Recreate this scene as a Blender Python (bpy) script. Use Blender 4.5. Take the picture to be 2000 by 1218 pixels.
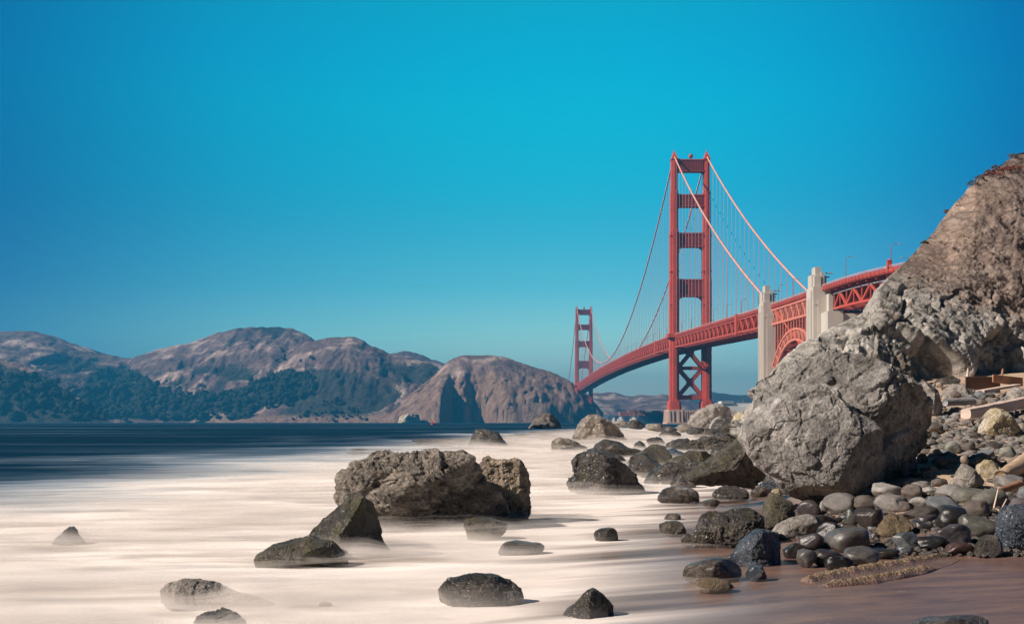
import bpy, bmesh, math, random
import numpy as np
from mathutils import Vector, Matrix

# ------------------------------------------------------------------ scene, camera, sky, sun
sc = bpy.context.scene
for o in list(bpy.data.objects):
    bpy.data.objects.remove(o, do_unlink=True)
COL = sc.collection
F, PX0, PY0, H = 2220.0, 1000.0, 823.5, 1.7        # focal length and horizon of the photograph (2000 px wide), eye height

cam = bpy.data.cameras.new('camera')
cam.sensor_width = 36.0
cam.lens = 36.0 * F / 2000.0
cam.shift_y = (PY0 - 609.0) / 2000.0
cam.clip_start, cam.clip_end = 0.1, 60000.0
camo = bpy.data.objects.new('camera', cam)
camo.location = (0, 0, H)
camo.rotation_euler = (math.radians(90), 0, 0)
COL.objects.link(camo)
sc.camera = camo

SUN_EL, SUN_AZ = math.radians(36), math.radians(19)   # azimuth: from due left of the view, turned behind the camera
to_sun = Vector((-math.cos(SUN_AZ) * math.cos(SUN_EL), -math.sin(SUN_AZ) * math.cos(SUN_EL), math.sin(SUN_EL)))
sl = bpy.data.lights.new('sun', 'SUN')
sl.energy = 5.0
sl.angle = math.radians(0.5)
sl.color = (1.0, 0.875, 0.765)
so = bpy.data.objects.new('sun', sl)
so.rotation_euler = to_sun.to_track_quat('Z', 'Y').to_euler()
so.location = (0, 0, 60)
COL.objects.link(so)

w = bpy.data.worlds.new('World')
sc.world = w
w.use_nodes = True
nt = w.node_tree
bg = nt.nodes['Background']
sky = nt.nodes.new('ShaderNodeTexSky')
sky.sky_type = 'NISHITA'
sky.sun_disc = False
sky.sun_elevation = SUN_EL
sky.sun_rotation = math.atan2(to_sun.x, to_sun.y)
sky.air_density, sky.dust_density, sky.ozone_density = 1.0, 0.6, 3.0
tc = nt.nodes.new('ShaderNodeTexCoord')
sep = nt.nodes.new('ShaderNodeSeparateXYZ')
nt.links.new(tc.outputs['Generated'], sep.inputs[0])


def wramp(stops, src):
    r = nt.nodes.new('ShaderNodeValToRGB')
    r.color_ramp.interpolation = 'B_SPLINE'
    el = r.color_ramp.elements
    while len(el) > 1:
        el.remove(el[-1])
    el[0].position = stops[0][0]
    el[0].color = (*stops[0][1], 1)
    for p, c in stops[1:]:
        e = el.new(p)
        e.color = (*c, 1)
    nt.links.new(src, r.inputs[0])
    return r.outputs[0]


def wmul(a, b):
    m = nt.nodes.new('ShaderNodeVectorMath')
    m.operation = 'MULTIPLY'
    nt.links.new(a, m.inputs[0])
    nt.links.new(b, m.inputs[1])
    return m.outputs[0]


# sky tint: teal by height, dimmed overhead to cut fill; sides darkened as lens vignetting
tint_el = wramp([(0.0, (1.05, 1.16, 0.92)), (0.07, (0.74, 1.05, 0.86)), (0.115, (0.24, 0.75, 0.72)), (0.20, (0.0, 0.72, 0.66)), (0.34, (0.0, 1.34, 1.04)), (0.50, (0.05, 0.16, 0.20)), (1.0, (0.05, 0.08, 0.11))], sep.outputs['Z'])
az = nt.nodes.new('ShaderNodeMapRange')
az.inputs['From Min'].default_value = -0.46
az.inputs['From Max'].default_value = 0.46
nt.links.new(sep.outputs['X'], az.inputs['Value'])
tint_az = wramp([(0.0, (0.0, 0.10, 0.35)), (0.25, (0.5, 0.72, 0.85)), (0.56, (1, 1, 1)), (0.80, (0.60, 0.70, 0.87)), (1.0, (0.0, 0.08, 0.38))], az.outputs[0])
by_ = nt.nodes.new('ShaderNodeMapRange')
by_.inputs['From Min'].default_value = -1.0
by_.inputs['From Max'].default_value = 1.0
nt.links.new(sep.outputs['Y'], by_.inputs['Value'])
tint_back = wramp([(0.0, (0.20, 0.20, 0.22)), (0.45, (0.26, 0.27, 0.30)), (0.72, (0.9, 0.9, 0.92)), (0.85, (1, 1, 1)), (1.0, (1, 1, 1))], by_.outputs[0])  # sky behind the camera dimmed on purpose, weakening fill light on the rocks
nt.links.new(wmul(wmul(wmul(sky.outputs[0], tint_el), tint_az), tint_back), bg.inputs['Color'])
bg.inputs['Strength'].default_value = 0.15

vs = sc.view_settings
vs.view_transform = 'Standard'
vs.look = 'None'
vs.exposure = 0.5
vs.gamma = 1.0
cy = sc.cycles
cy.max_bounces = 6
cy.diffuse_bounces = 3
cy.transparent_max_bounces = 32
cy.volume_bounces = 0
cy.use_denoising = True
cy.sample_clamp_indirect = 4.0

# ------------------------------------------------------------------ helpers: noise
_r = np.random.RandomState(7)
PERM = _r.permutation(256)
GR = _r.normal(size=(256, 3))
GR /= np.linalg.norm(GR, axis=1)[:, None]
RV = _r.uniform(-1, 1, size=(256, 3))
RV2 = _r.uniform(0, 1, size=(256, 3))


def _h(i, j, k):
    return PERM[(PERM[(PERM[i & 255] + j) & 255] + k) & 255]


def perlin(P):
    P = np.asarray(P, float)
    I = np.floor(P).astype(int)
    f = P - I
    u = f * f * f * (f * (f * 6 - 15) + 10)
    out = np.zeros(len(P))
    for a in (0, 1):
        wa = u[:, 0] if a else 1 - u[:, 0]
        for b in (0, 1):
            wb = u[:, 1] if b else 1 - u[:, 1]
            for c in (0, 1):
                wc = u[:, 2] if c else 1 - u[:, 2]
                g = GR[_h(I[:, 0] + a, I[:, 1] + b, I[:, 2] + c)]
                d = g[:, 0] * (f[:, 0] - a) + g[:, 1] * (f[:, 1] - b) + g[:, 2] * (f[:, 2] - c)
                out += wa * wb * wc * d
    return out * 1.5


def fbm(P, octaves=4, gain=0.5, lac=2.03):
    P = np.asarray(P, float)
    s, a = np.zeros(len(P)), 1.0
    for k in range(octaves):
        s += a * perlin(P + 17.3 * k)
        P = P * lac
        a *= gain
    return s


def ridged(P, octaves=4, gain=0.5, lac=2.1):
    P = np.asarray(P, float)
    s, a = np.zeros(len(P)), 1.0
    for k in range(octaves):
        s += a * (1 - 2 * np.abs(perlin(P + 9.1 * k)))
        P = P * lac
        a *= gain
    return s


def facets(P, sharp=70.0):
    """noise of tilted planes, each cell its own, meeting in creases, as in broken rock"""
    P = np.asarray(P, float)
    I = np.floor(P).astype(int)
    best = np.full(len(P), 1e9)
    sec = np.full(len(P), 1e9)
    val, ws = np.zeros(len(P)), np.full(len(P), 1e-30)
    for a in (-1, 0, 1):
        for b in (-1, 0, 1):
            for c in (-1, 0, 1):
                h = _h(I[:, 0] + a, I[:, 1] + b, I[:, 2] + c)
                dv = P - (I + np.array((a, b, c)) + RV2[h])
                d = (dv ** 2).sum(1)
                w_ = np.exp(-sharp * d)
                val += w_ * ((dv * RV[(h * 7 + 3) & 255]).sum(1) + 0.35 * RV[(h * 5 + 1) & 255, 0])
                ws += w_
                m = d < best
                sec = np.where(m, best, np.minimum(sec, d))
                best = np.where(m, d, best)
    return val / ws, np.sqrt(sec) - np.sqrt(best)


def sstep(a, b, x):
    t = np.clip((np.asarray(x, float) - a) / (b - a), 0, 1)
    return t * t * (3 - 2 * t)


# ------------------------------------------------------------------ helpers: meshes and objects
def link(o, parent=None):
    COL.objects.link(o)
    if parent is not None:
        o.parent = parent
    return o


def mesh_np(name, V, Fc, mat=None, smooth=True, attrs=None):
    V = np.asarray(V, np.float32)
    Fc = np.asarray(Fc, np.int32)
    n = Fc.shape[1]
    me = bpy.data.meshes.new(name)
    me.vertices.add(len(V))
    me.vertices.foreach_set('co', V.ravel())
    me.loops.add(Fc.size)
    me.loops.foreach_set('vertex_index', Fc.ravel())
    me.polygons.add(len(Fc))
    me.polygons.foreach_set('loop_start', np.arange(0, Fc.size, n, dtype=np.int32))
    me.polygons.foreach_set('loop_total', np.full(len(Fc), n, np.int32))
    me.polygons.foreach_set('use_smooth', np.full(len(Fc), smooth))
    if attrs:
        for k, a in attrs.items():
            at = me.attributes.new(k, 'FLOAT', 'POINT')
            at.data.foreach_set('value', np.asarray(a, np.float32))
    me.update(calc_edges=True)
    if mat:
        me.materials.append(mat)
    return me


def normals(V, Fc):
    a, b, c = V[Fc[:, 0]], V[Fc[:, 1]], V[Fc[:, 2]]
    n = np.cross(b - a, c - a)
    if Fc.shape[1] == 4:
        n = n + np.cross(c - a, V[Fc[:, 3]] - a)
    N = np.zeros_like(V)
    for k in range(Fc.shape[1]):
        for d in range(3):
            N[:, d] += np.bincount(Fc[:, k], n[:, d], len(V))
    return N / np.maximum(np.linalg.norm(N, axis=1), 1e-9)[:, None]


def grid_faces(nu, nv):
    i = np.arange(nu * nv).reshape(nv, nu)
    return np.stack([i[:-1, :-1], i[:-1, 1:], i[1:, 1:], i[1:, :-1]], -1).reshape(-1, 4)


def tag(o, label=None, cat=None, group=None, kind=None):
    if label:
        o['label'] = label
    if cat:
        o['category'] = cat
    if group:
        o['group'] = group
    if kind:
        o['kind'] = kind
    return o


def empty(name, loc=(0, 0, 0), rz=0.0):
    o = bpy.data.objects.new(name, None)
    o.location = loc
    o.rotation_euler = (0, 0, rz)
    o.empty_display_size = 0.5
    return link(o)


class MB:
    def __init__(self):
        self.v, self.f = [], []

    def add(self, vs_, fs_):
        n = len(self.v)
        self.v.extend(tuple(p) for p in vs_)
        self.f.extend(tuple(i + n for i in f) for f in fs_)
        return self

    def box(self, x0, x1, y0, y1, z0, z1):
        return self.add([(x0, y0, z0), (x1, y0, z0), (x1, y1, z0), (x0, y1, z0), (x0, y0, z1), (x1, y0, z1), (x1, y1, z1), (x0, y1, z1)],
                        [(0, 3, 2, 1), (4, 5, 6, 7), (0, 1, 5, 4), (1, 2, 6, 5), (2, 3, 7, 6), (3, 0, 4, 7)])

    def frustum(self, a, b):
        """a, b: (x0, x1, y0, y1, z) bottom and top rectangles"""
        p = [(a[0], a[2], a[4]), (a[1], a[2], a[4]), (a[1], a[3], a[4]), (a[0], a[3], a[4]), (b[0], b[2], b[4]), (b[1], b[2], b[4]), (b[1], b[3], b[4]), (b[0], b[3], b[4])]
        return self.add(p, [(0, 3, 2, 1), (4, 5, 6, 7), (0, 1, 5, 4), (1, 2, 6, 5), (2, 3, 7, 6), (3, 0, 4, 7)])

    def beam(self, p, q, wd, ht=None, up=(0, 0, 1)):
        ht = ht or wd
        p, q = Vector(p), Vector(q)
        d = (q - p).normalized()
        u = Vector(up)
        if abs(d.dot(u)) > 0.98:
            u = Vector((0, 1, 0))
        s = d.cross(u).normalized() * wd / 2
        t = s.cross(d).normalized() * ht / 2
        vs_ = [p - s - t, p + s - t, p + s + t, p - s + t, q - s - t, q + s - t, q + s + t, q - s + t]
        return self.add(vs_, [(0, 3, 2, 1), (4, 5, 6, 7), (0, 1, 5, 4), (1, 2, 6, 5), (2, 3, 7, 6), (3, 0, 4, 7)])

    def tube(self, pts, rad, n=8):
        pts = [Vector(p) for p in pts]
        rs = rad if isinstance(rad, (list, tuple)) else [rad] * len(pts)
        rings = []
        for i, p in enumerate(pts):
            d = (pts[min(i + 1, len(pts) - 1)] - pts[max(i - 1, 0)]).normalized()
            u = Vector((1, 0, 0)) if abs(d.x) < 0.8 else Vector((0, 0, 1))
            s = d.cross(u).normalized()
            t = d.cross(s).normalized()
            rings.append([p + (s * math.cos(2 * math.pi * k / n) + t * math.sin(2 * math.pi * k / n)) * rs[i] for k in range(n)])
        vs_ = [v for r in rings for v in r]
        fs_ = []
        for i in range(len(pts) - 1):
            for k in range(n):
                fs_.append((i * n + k, i * n + (k + 1) % n, (i + 1) * n + (k + 1) % n, (i + 1) * n + k))
        fs_.append(tuple(range(n - 1, -1, -1)))
        fs_.append(tuple((len(pts) - 1) * n + k for k in range(n)))
        return self.add(vs_, fs_)

    def prism(self, poly, y0, y1):
        """polygon in x, z extruded along y"""
        n = len(poly)
        vs_ = [(x, y0, z) for x, z in poly] + [(x, y1, z) for x, z in poly]
        fs_ = [tuple(range(n)), tuple(range(2 * n - 1, n - 1, -1))] + [(i, i + n, (i + 1) % n + n, (i + 1) % n) for i in range(n)]
        return self.add(vs_, fs_)

    def ball(self, c, r, n=10):
        vs_, fs_ = [], []
        for i in range(n + 1):
            a = math.pi * i / n
            for k in range(n):
                b = 2 * math.pi * k / n
                vs_.append((c[0] + r * math.sin(a) * math.cos(b), c[1] + r * math.sin(a) * math.sin(b), c[2] + r * math.cos(a)))
        for i in range(n):
            for k in range(n):
                fs_.append((i * n + k, (i + 1) * n + k, (i + 1) * n + (k + 1) % n, i * n + (k + 1) % n))
        return self.add(vs_, fs_)

    def mesh(self, name, mat, fix=True, smooth=False):
        me = bpy.data.meshes.new(name)
        me.from_pydata(self.v, [], self.f)
        if fix:
            bm = bmesh.new()
            bm.from_mesh(me)
            bmesh.ops.recalc_face_normals(bm, faces=bm.faces)
            bm.to_mesh(me)
            bm.free()
        if smooth:
            me.polygons.foreach_set('use_smooth', [True] * len(me.polygons))
        if mat:
            me.materials.append(mat)
        return me

    def build(self, name, mat, parent=None, **k):
        return link(bpy.data.objects.new(name, self.mesh(name, mat, **k)), parent)


def W(px, py, Y):
    """world point seen at a pixel of the photograph at distance Y"""
    return ((px - PX0) * Y / F, Y, H - (py - PY0) * Y / F)


# ------------------------------------------------------------------ helpers: materials
class Mat:
    def __init__(self, name):
        self.m = bpy.data.materials.new(name)
        self.m.use_nodes = True
        self.t = self.m.node_tree
        self.b = self.t.nodes['Principled BSDF']
        self.out = self.t.nodes['Material Output']

    def n(self, typ, _sock=None, **k):
        nd = self.t.nodes.new(typ)
        for a, v in k.items():
            setattr(nd, a, v)
        return nd

    def set(self, nd, key, v):
        s = nd.inputs[key]
        if hasattr(v, 'is_linked') or isinstance(v, bpy.types.NodeSocket):
            self.t.links.new(v, s)
        else:
            if isinstance(v, tuple) and len(v) == 3 and s.type == 'RGBA':
                v = (*v, 1)
            s.default_value = v

    def coords(self, space='Object', scale=(1, 1, 1), rot=(0, 0, 0), rnd=True):
        if space == 'World':
            src = self.n('ShaderNodeNewGeometry').outputs['Position']
            rnd = False
        else:
            src = self.n('ShaderNodeTexCoord').outputs[space]
        if rnd:
            oi = self.n('ShaderNodeObjectInfo')
            src = self.vmath('ADD', src, self.vmath('SCALE', self.comb(oi.outputs['Random'], oi.outputs['Random'], oi.outputs['Random']), None, 97.0))
        if any(rot):
            m0 = self.n('ShaderNodeMapping')
            self.t.links.new(src, m0.inputs['Vector'])
            m0.inputs['Rotation'].default_value = rot
            src = m0.outputs[0]
        mp = self.n('ShaderNodeMapping')
        self.t.links.new(src, mp.inputs['Vector'])
        mp.inputs['Scale'].default_value = scale
        return mp.outputs[0]

    def comb(self, x, y, z):
        c = self.n('ShaderNodeCombineXYZ')
        for k, v in enumerate((x, y, z)):
            self.set(c, k, v)
        return c.outputs[0]

    def vmath(self, op, a, b=None, s=None):
        v = self.n('ShaderNodeVectorMath', operation=op)
        self.set(v, 0, a)
        if b is not None:
            self.set(v, 1, b)
        if s is not None:
            self.set(v, 'Scale', s)
        return v.outputs[0]

    def math(self, op, a, b=None, c=None, clamp=False):
        v = self.n('ShaderNodeMath', operation=op, use_clamp=clamp)
        self.set(v, 0, a)
        if b is not None:
            self.set(v, 1, b)
        if c is not None:
            self.set(v, 2, c)
        return v.outputs[0]

    def noise(self, vec, scale, detail=4.0, rough=0.55, dist=0.0):
        v = self.n('ShaderNodeTexNoise')
        self.set(v, 'Vector', vec)
        self.set(v, 'Scale', scale)
        self.set(v, 'Detail', detail)
        self.set(v, 'Roughness', rough)
        self.set(v, 'Distortion', dist)
        return v.outputs['Fac']

    def voro(self, vec, scale, feature='F1', out='Distance'):
        v = self.n('ShaderNodeTexVoronoi', feature=feature)
        self.set(v, 'Vector', vec)
        self.set(v, 'Scale', scale)
        return v.outputs[out]

    def ramp(self, fac, stops, interp='LINEAR'):
        r = self.n('ShaderNodeValToRGB')
        r.color_ramp.interpolation = interp
        el = r.color_ramp.elements
        while len(el) > 1:
            el.remove(el[-1])
        el[0].position = stops[0][0]
        c = stops[0][1]
        el[0].color = (*c, 1) if isinstance(c, tuple) else (c, c, c, 1)
        for p, c in stops[1:]:
            e = el.new(p)
            e.color = (*c, 1) if isinstance(c, tuple) else (c, c, c, 1)
        self.set(r, 0, fac)
        return r.outputs[0]

    def mix(self, fac, a, b, blend='MIX'):
        m = self.n('ShaderNodeMix', data_type='RGBA', blend_type=blend)
        self.set(m, 0, fac)
        self.set(m, 6, a)
        self.set(m, 7, b)
        return m.outputs[2]

    def mapr(self, v, a, b, c=0.0, d=1.0, smooth=False):
        m = self.n('ShaderNodeMapRange')
        if smooth:
            m.interpolation_type = 'SMOOTHSTEP'
        self.set(m, 'Value', v)
        for k, x in zip(('From Min', 'From Max', 'To Min', 'To Max'), (a, b, c, d)):
            self.set(m, k, x)
        return m.outputs[0]

    def attr(self, name):
        a = self.n('ShaderNodeAttribute', attribute_name=name)
        return a.outputs['Fac']

    def bump(self, h, strength, dist=0.05, normal=None):
        b = self.n('ShaderNodeBump')
        self.set(b, 'Height', h)
        self.set(b, 'Strength', strength)
        self.set(b, 'Distance', dist)
        if normal is not None:
            self.set(b, 'Normal', normal)
        return b.outputs[0]

    def p(self, **k):
        names = {'color': 'Base Color', 'rough': 'Roughness', 'normal': 'Normal', 'spec': 'Specular IOR Level', 'metal': 'Metallic', 'coat': 'Coat Weight', 'coatr': 'Coat Roughness', 'sub': 'Subsurface Weight'}
        for a, v in k.items():
            self.set(self.b, names[a], v)
        return self.m


def rock_mat(name, dark, mid, light, scale=1.0, rough=(0.6, 0.85), bump=0.6, moss=None, speck=None, wet=None, strata=(1, 1, 1), rot=(0, 0, 0), tint=False, bdist=0.10, coat=0.0):
    """broken stone: patches of three tones, fine grain, cracks; an optional growth, pale specks and a wet foot"""
    M = Mat(name)
    v = M.coords('Object', scale=strata, rot=rot)
    n1 = M.noise(v, 0.9 * scale, 6, 0.62, 0.25)
    n2 = M.noise(v, 6.0 * scale, 8, 0.68, 0.05)
    n3 = M.noise(v, 30.0 * scale, 5, 0.75)
    pit = M.mapr(M.voro(v, 9.0 * scale), 0.02, 0.30)
    c = M.ramp(n1, [(0.30, dark), (0.50, mid), (0.70, light)])
    if tint:
        oi = M.n('ShaderNodeObjectInfo')
        c = M.mix(1.0, c, oi.outputs['Color'], 'MULTIPLY')
    c = M.mix(0.75, c, M.ramp(n2, [(0.33, 0.35), (0.50, 0.95), (0.66, 1.6)]), 'MULTIPLY')
    c = M.mix(0.65, c, M.ramp(n3, [(0.36, 0.5), (0.64, 1.45)]), 'MULTIPLY')
    c = M.mix(0.15, c, M.ramp(pit, [(0.0, 0.35), (1.0, 1.1)]), 'MULTIPLY')
    if moss:
        mk = M.mapr(M.noise(v, 1.7 * scale, 6, 0.65, 0.4), 0.50, 0.62)
        c = M.mix(M.math('MULTIPLY', mk, 0.8), c, moss)
    r = M.mapr(n2, 0.3, 0.7, rough[0], rough[1])
    h = M.math('ADD', M.math('ADD', M.math('MULTIPLY', n2, 1.2), M.math('MULTIPLY', n3, 0.5)), M.math('MULTIPLY', pit, 0.12))
    warp = M.n('ShaderNodeTexNoise')
    M.set(warp, 'Vector', v)
    M.set(warp, 'Scale', 3.0 * scale)
    wv = M.vmath('ADD', v, M.vmath('SCALE', warp.outputs['Color'], None, 0.30 / scale))
    crack = M.mapr(M.voro(wv, 0.8 * scale, 'DISTANCE_TO_EDGE'), 0.0, 0.02)
    h = M.math('ADD', h, M.math('MULTIPLY', crack, 0.35))
    c = M.mix(0.35, c, M.ramp(crack, [(0.0, 0.35), (0.7, 1.05)]), 'MULTIPLY')
    if speck:
        sp = M.math('MULTIPLY', M.mapr(M.voro(v, 30 * scale), 0.34, 0.22), M.mapr(M.noise(v, 1.6 * scale, 3), speck[1] - 0.04, speck[1] + 0.06))
        c = M.mix(sp, c, speck[0])
        h = M.math('ADD', h, M.math('MULTIPLY', sp, 0.6))
    if wet is not None:
        z = M.n('ShaderNodeSeparateXYZ')
        M.set(z, 0, M.n('ShaderNodeNewGeometry').outputs['Position'])
        wf = M.mapr(M.math('ADD', z.outputs[2], M.math('MULTIPLY', M.math('SUBTRACT', n1, 0.5), 1.2)), wet + 0.25, wet - 0.1)
        c = M.mix(M.math('MULTIPLY', wf, 0.72), c, M.mix(1.0, c, (0.22, 0.2, 0.19), 'MULTIPLY'))
        r = M.math('SUBTRACT', r, M.math('MULTIPLY', wf, 0.38))
    return M.p(color=c, rough=r, normal=M.bump(h, bump, bdist), coat=coat, coatr=0.30)


def plain_mat(name, col, rough=0.6, var=0.25, scale=0.3, bump=0.0, space='Object', streak=(1, 1, 1)):
    M = Mat(name)
    v = M.coords(space, scale=streak, rnd=False)
    n = M.noise(v, scale, 6, 0.65)
    c = M.mix(1.0, col, M.ramp(n, [(0.28, 1 - var), (0.72, 1 + var)]), 'MULTIPLY')
    k = dict(color=c, rough=rough)
    if bump:
        k['normal'] = M.bump(M.noise(v, scale * 6, 6, 0.65), bump, 0.05)
    return M.p(**k)

# ------------------------------------------------------------------ the bridge
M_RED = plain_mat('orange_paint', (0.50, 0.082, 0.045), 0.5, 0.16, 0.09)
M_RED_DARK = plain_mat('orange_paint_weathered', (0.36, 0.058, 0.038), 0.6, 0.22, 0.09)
M_CABLE = plain_mat('cable_paint', (0.66, 0.34, 0.28), 0.55, 0.18, 0.2)
M_ARCH = plain_mat('arch_paint', (0.64, 0.215, 0.145), 0.55, 0.16, 0.2)
M_ROPE = plain_mat('rope_paint', (0.36, 0.14, 0.14), 0.6, 0.1, 0.2)
M_CONC = plain_mat('pylon_concrete', (0.50, 0.455, 0.40), 0.85, 0.13, 0.16, 0.25, streak=(1, 1, 0.25))
M_SHADEWALL = plain_mat('shade_darkened_wall', (0.13, 0.092, 0.08), 0.9, 0.3, 0.2, 0.25, streak=(1, 1, 0.2))  # wall concrete with the shade under the deck painted into its colour
M_PIER = plain_mat('pier_concrete', (0.50, 0.36, 0.29), 0.85, 0.18, 0.2, 0.25, streak=(1, 1, 0.3))
M_ROAD = plain_mat('bridge_asphalt', (0.07, 0.07, 0.07), 0.9, 0.1, 0.3)
M_STEEL = plain_mat('grey_steel', (0.33, 0.34, 0.35), 0.5, 0.1, 0.5)
M_LAMPPOLE = plain_mat('lamp_paint', (0.23, 0.10, 0.10), 0.5, 0.1, 0.5)

BR = empty('suspension_bridge', (150.5, 960.0, 0.0), math.atan2(9.0, 1280.0))
tag(BR, 'long orange suspension bridge with two tall towers crossing the strait', 'bridge')
TH, HALF, SPAN, SIDE = 228.0, 13.7, 1280.0, 343.0


def deck_z(s):
    if s > SPAN:
        return 75.0 - (s - SPAN) * 0.012
    if s >= 0:
        return 74.6 + 6.6 * (1 - ((s - 640) / 640.0) ** 2)
    if s >= -SIDE:
        return 74.6 + s * 0.0313
    if s >= -440:
        return 63.9 + (s + 343) * 0.020
    return 61.95 + (s + 440) * 0.006


def path(s, t):
    """plan position on the deck; south of the second pylon the approach bends"""
    if s >= -455:
        return t, s
    R_, u = 235.0, -455 - s
    a = u / R_
    return (R_ - (R_ - t) * math.cos(a)), -455 - (R_ - t) * math.sin(a)


def P3(s, t, dz=0.0):
    x, y = path(s, t)
    return (x, y, deck_z(s) + dz)


def cable_z(s):
    if 0 <= s <= SPAN:
        return 86.5 + (TH - 1.5 - 86.5) * ((s - 640) / 640.0) ** 2
    if s < 0:
        u = min(-s, 460.0)
        z1 = 67.0
        if u <= SIDE:
            k = u / SIDE
            return (TH - 1.5) * (1 - k) + z1 * k - 4 * 9.5 * k * (1 - k)
        return z1 - (u - SIDE) * 0.42
    k = (s - SPAN) / SIDE
    return (TH - 1.5) * (1 - k) + 70.0 * k - 4 * 9.5 * k * (1 - k)


def arc(cx, cz, r, a0, a1, n=6):
    return [(cx + r * math.cos(math.radians(a0 + (a1 - a0) * i / n)), cz + r * math.sin(math.radians(a0 + (a1 - a0) * i / n))) for i in range(n + 1)]


def make_tower(s0):
    """one tower: the pair of stepped legs is the part; struts, bracing, plinths, pier, beacon are its own pieces"""
    tw = MB()
    secs = [(20.5, 122.5, 7.0, 9.4, 4.2, 14.6), (122.5, 162.5, 6.5, 8.8, 3.8, 13.2), (162.5, 196.0, 5.6, 8.2, 3.2, 11.6), (196.0, 222.5, 4.7, 7.4, 2.6, 10.0)]
    for sg in (-1, 1):
        c = sg * HALF
        for k, (z0, z1, w1, l1, w2, l2) in enumerate(secs):
            tw.box(c - w1 / 2, c + w1 / 2, -l1 / 2, l1 / 2, z0, z1)
            tw.box(c - w2 / 2, c + w2 / 2, -l2 / 2, l2 / 2, z0 - 0.01 * k, z1 + 0.8)
            tw.box(c - w1 / 2 - 0.35, c + w1 / 2 + 0.35, -l1 / 2 + 1.2, l1 / 2 - 1.2, z0, z1 - 1.5)
            tw.box(c - w2 / 2 + 0.8, c + w2 / 2 - 0.8, -l2 / 2 - 0.35, l2 / 2 + 0.35, z0, z1 - 1.0)
            tw.frustum((c - w1 / 2, c + w1 / 2, -l1 / 2, l1 / 2, z1), (c - w2 / 2, c + w2 / 2, -l1 / 2 + 0.4, l1 / 2 - 0.4, z1 + 2.2))
        for zr in (100, 128, 158):
            tw.box(c - 3.9, c + 3.9, -5.6, 5.6, zr, zr + 0.5)
        # saddle housing and finial
        tw.frustum((c - 2.9, c + 2.9, -5.4, 5.4, 222.6), (c - 1.5, c + 1.5, -4.4, 4.4, 226.0))
        tw.frustum((c - 1.5, c + 1.5, -3.4, 3.4, 226.0), (c - 0.9, c + 0.9, -1.6, 1.6, 228.8))
        tw.tube([(c, 0, 228.5), (c, 0, 231.2)], 0.45, 6)
        # collar where the sidewalk passes round the leg
        tw.box(c + sg * 1.0 - 5.2, c + sg * 1.0 + 5.2, -9.0, 9.0, deck_z(s0) - 2.2, deck_z(s0) + 0.9)
    root = tw.build('tower', M_RED, BR)
    root.location = (0, s0, 0)

    # portal struts: panel with rounded corners above and below, vertical flutes
    for zt, zb, wl, rb, rt, th in ((222.8, 212.2, 4.7, 3.5, 3.0, 6.4), (193.2, 182.6, 5.6, 4.2, 2.2, 6.8), (160.8, 148.8, 6.5, 5.2, 1.8, 7.2), (121.8, 107.2, 7.0, 6.5, 1.4, 7.6)):
        xi = HALF - wl / 2 + 0.6
        g = MB()
        poly = arc(-xi + rb, zb - rb, rb, 180, 90)[::1] + arc(xi - rb, zb - rb, rb, 90, 0)
        top = arc(xi - rt, zt + rt, rt, 0, -90, 4) + arc(-xi + rt, zt + rt, rt, 270, 180, 4)
        # built as vertical strips so that it stays convex piece by piece
        xs = sorted({round(x, 3) for x, z in poly} | {round(x, 3) for x, z in top} | {-xi, xi})

        def zlow(x):
            d = max(0.0, abs(x) - (xi - rb))
            return zb - rb + math.sqrt(max(0.0, rb * rb - d * d))

        def zhigh(x):
            d = max(0.0, abs(x) - (xi - rt))
            return zt + rt - math.sqrt(max(0.0, rt * rt - d * d))
        n = len(xs)
        V, Fs = [], []
        for x in xs:
            V += [(x, -th / 2, zlow(x)), (x, -th / 2, zhigh(x)), (x, th / 2, zhigh(x)), (x, th / 2, zlow(x))]
        for i in range(n - 1):
            for k in range(4):
                Fs.append((i * 4 + k, i * 4 + (k + 1) % 4, i * 4 + 4 + (k + 1) % 4, i * 4 + 4 + k))
        g.add(V, Fs)
        nr = 15
        for i in range(nr):
            x = -xi + 2.4 + (2 * xi - 4.8) * i / (nr - 1)
            for ys in (-1, 1):
                g.box(x - 0.28, x + 0.28, min(ys * th / 2, ys * (th / 2 + 0.7)), max(ys * th / 2, ys * (th / 2 + 0.7)), max(zb + 1.6, zlow(x) + 0.6), zt - 2.0)
        for ys in (-1, 1):
            y0, y1 = sorted((ys * th / 2, ys * (th / 2 + 1.0)))
            g.box(-xi, xi, y0, y1, zt - 1.4, zt - 0.3)
            g.box(-xi, xi, y0, y1 - 0.02, zb + 0.2, zb + 1.2)
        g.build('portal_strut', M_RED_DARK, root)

    # cross bracing below the deck
    xi = HALF - 3.2
    for z0, z1 in ((23.0, 47.0), (47.0, 72.5)):
        g = MB()
        zc = (z0 + z1) / 2
        for a, b in (((-xi, z0), (xi, z1)), ((-xi, z1), (xi, z0))):
            dx, dz = b[0] - a[0], b[1] - a[1]
            L = math.hypot(dx, dz)
            nx, nz = -dz / L * 1.55, dx / L * 1.55
            off = 0.06 if b[1] > a[1] else 0.0
            g.prism([(a[0] + nx, a[1] + nz), (a[0] - nx, a[1] - nz), (b[0] - nx, b[1] - nz), (b[0] + nx, b[1] + nz)], -2.8 - off, 2.8 + off)
        g.prism([(-3.2, zc), (0, zc - 3.4), (3.2, zc), (0, zc + 3.4)], -2.95, 2.95)
        for sx in (-1, 1):
            for zz, sz in ((z0, 1), (z1, -1)):
                g.prism([(sx * xi, zz), (sx * (xi - 5.0), zz), (sx * xi, zz + sz * 6.0)], -2.7, 2.7)
        g.build('cross_brace', M_RED_DARK, root)
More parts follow.
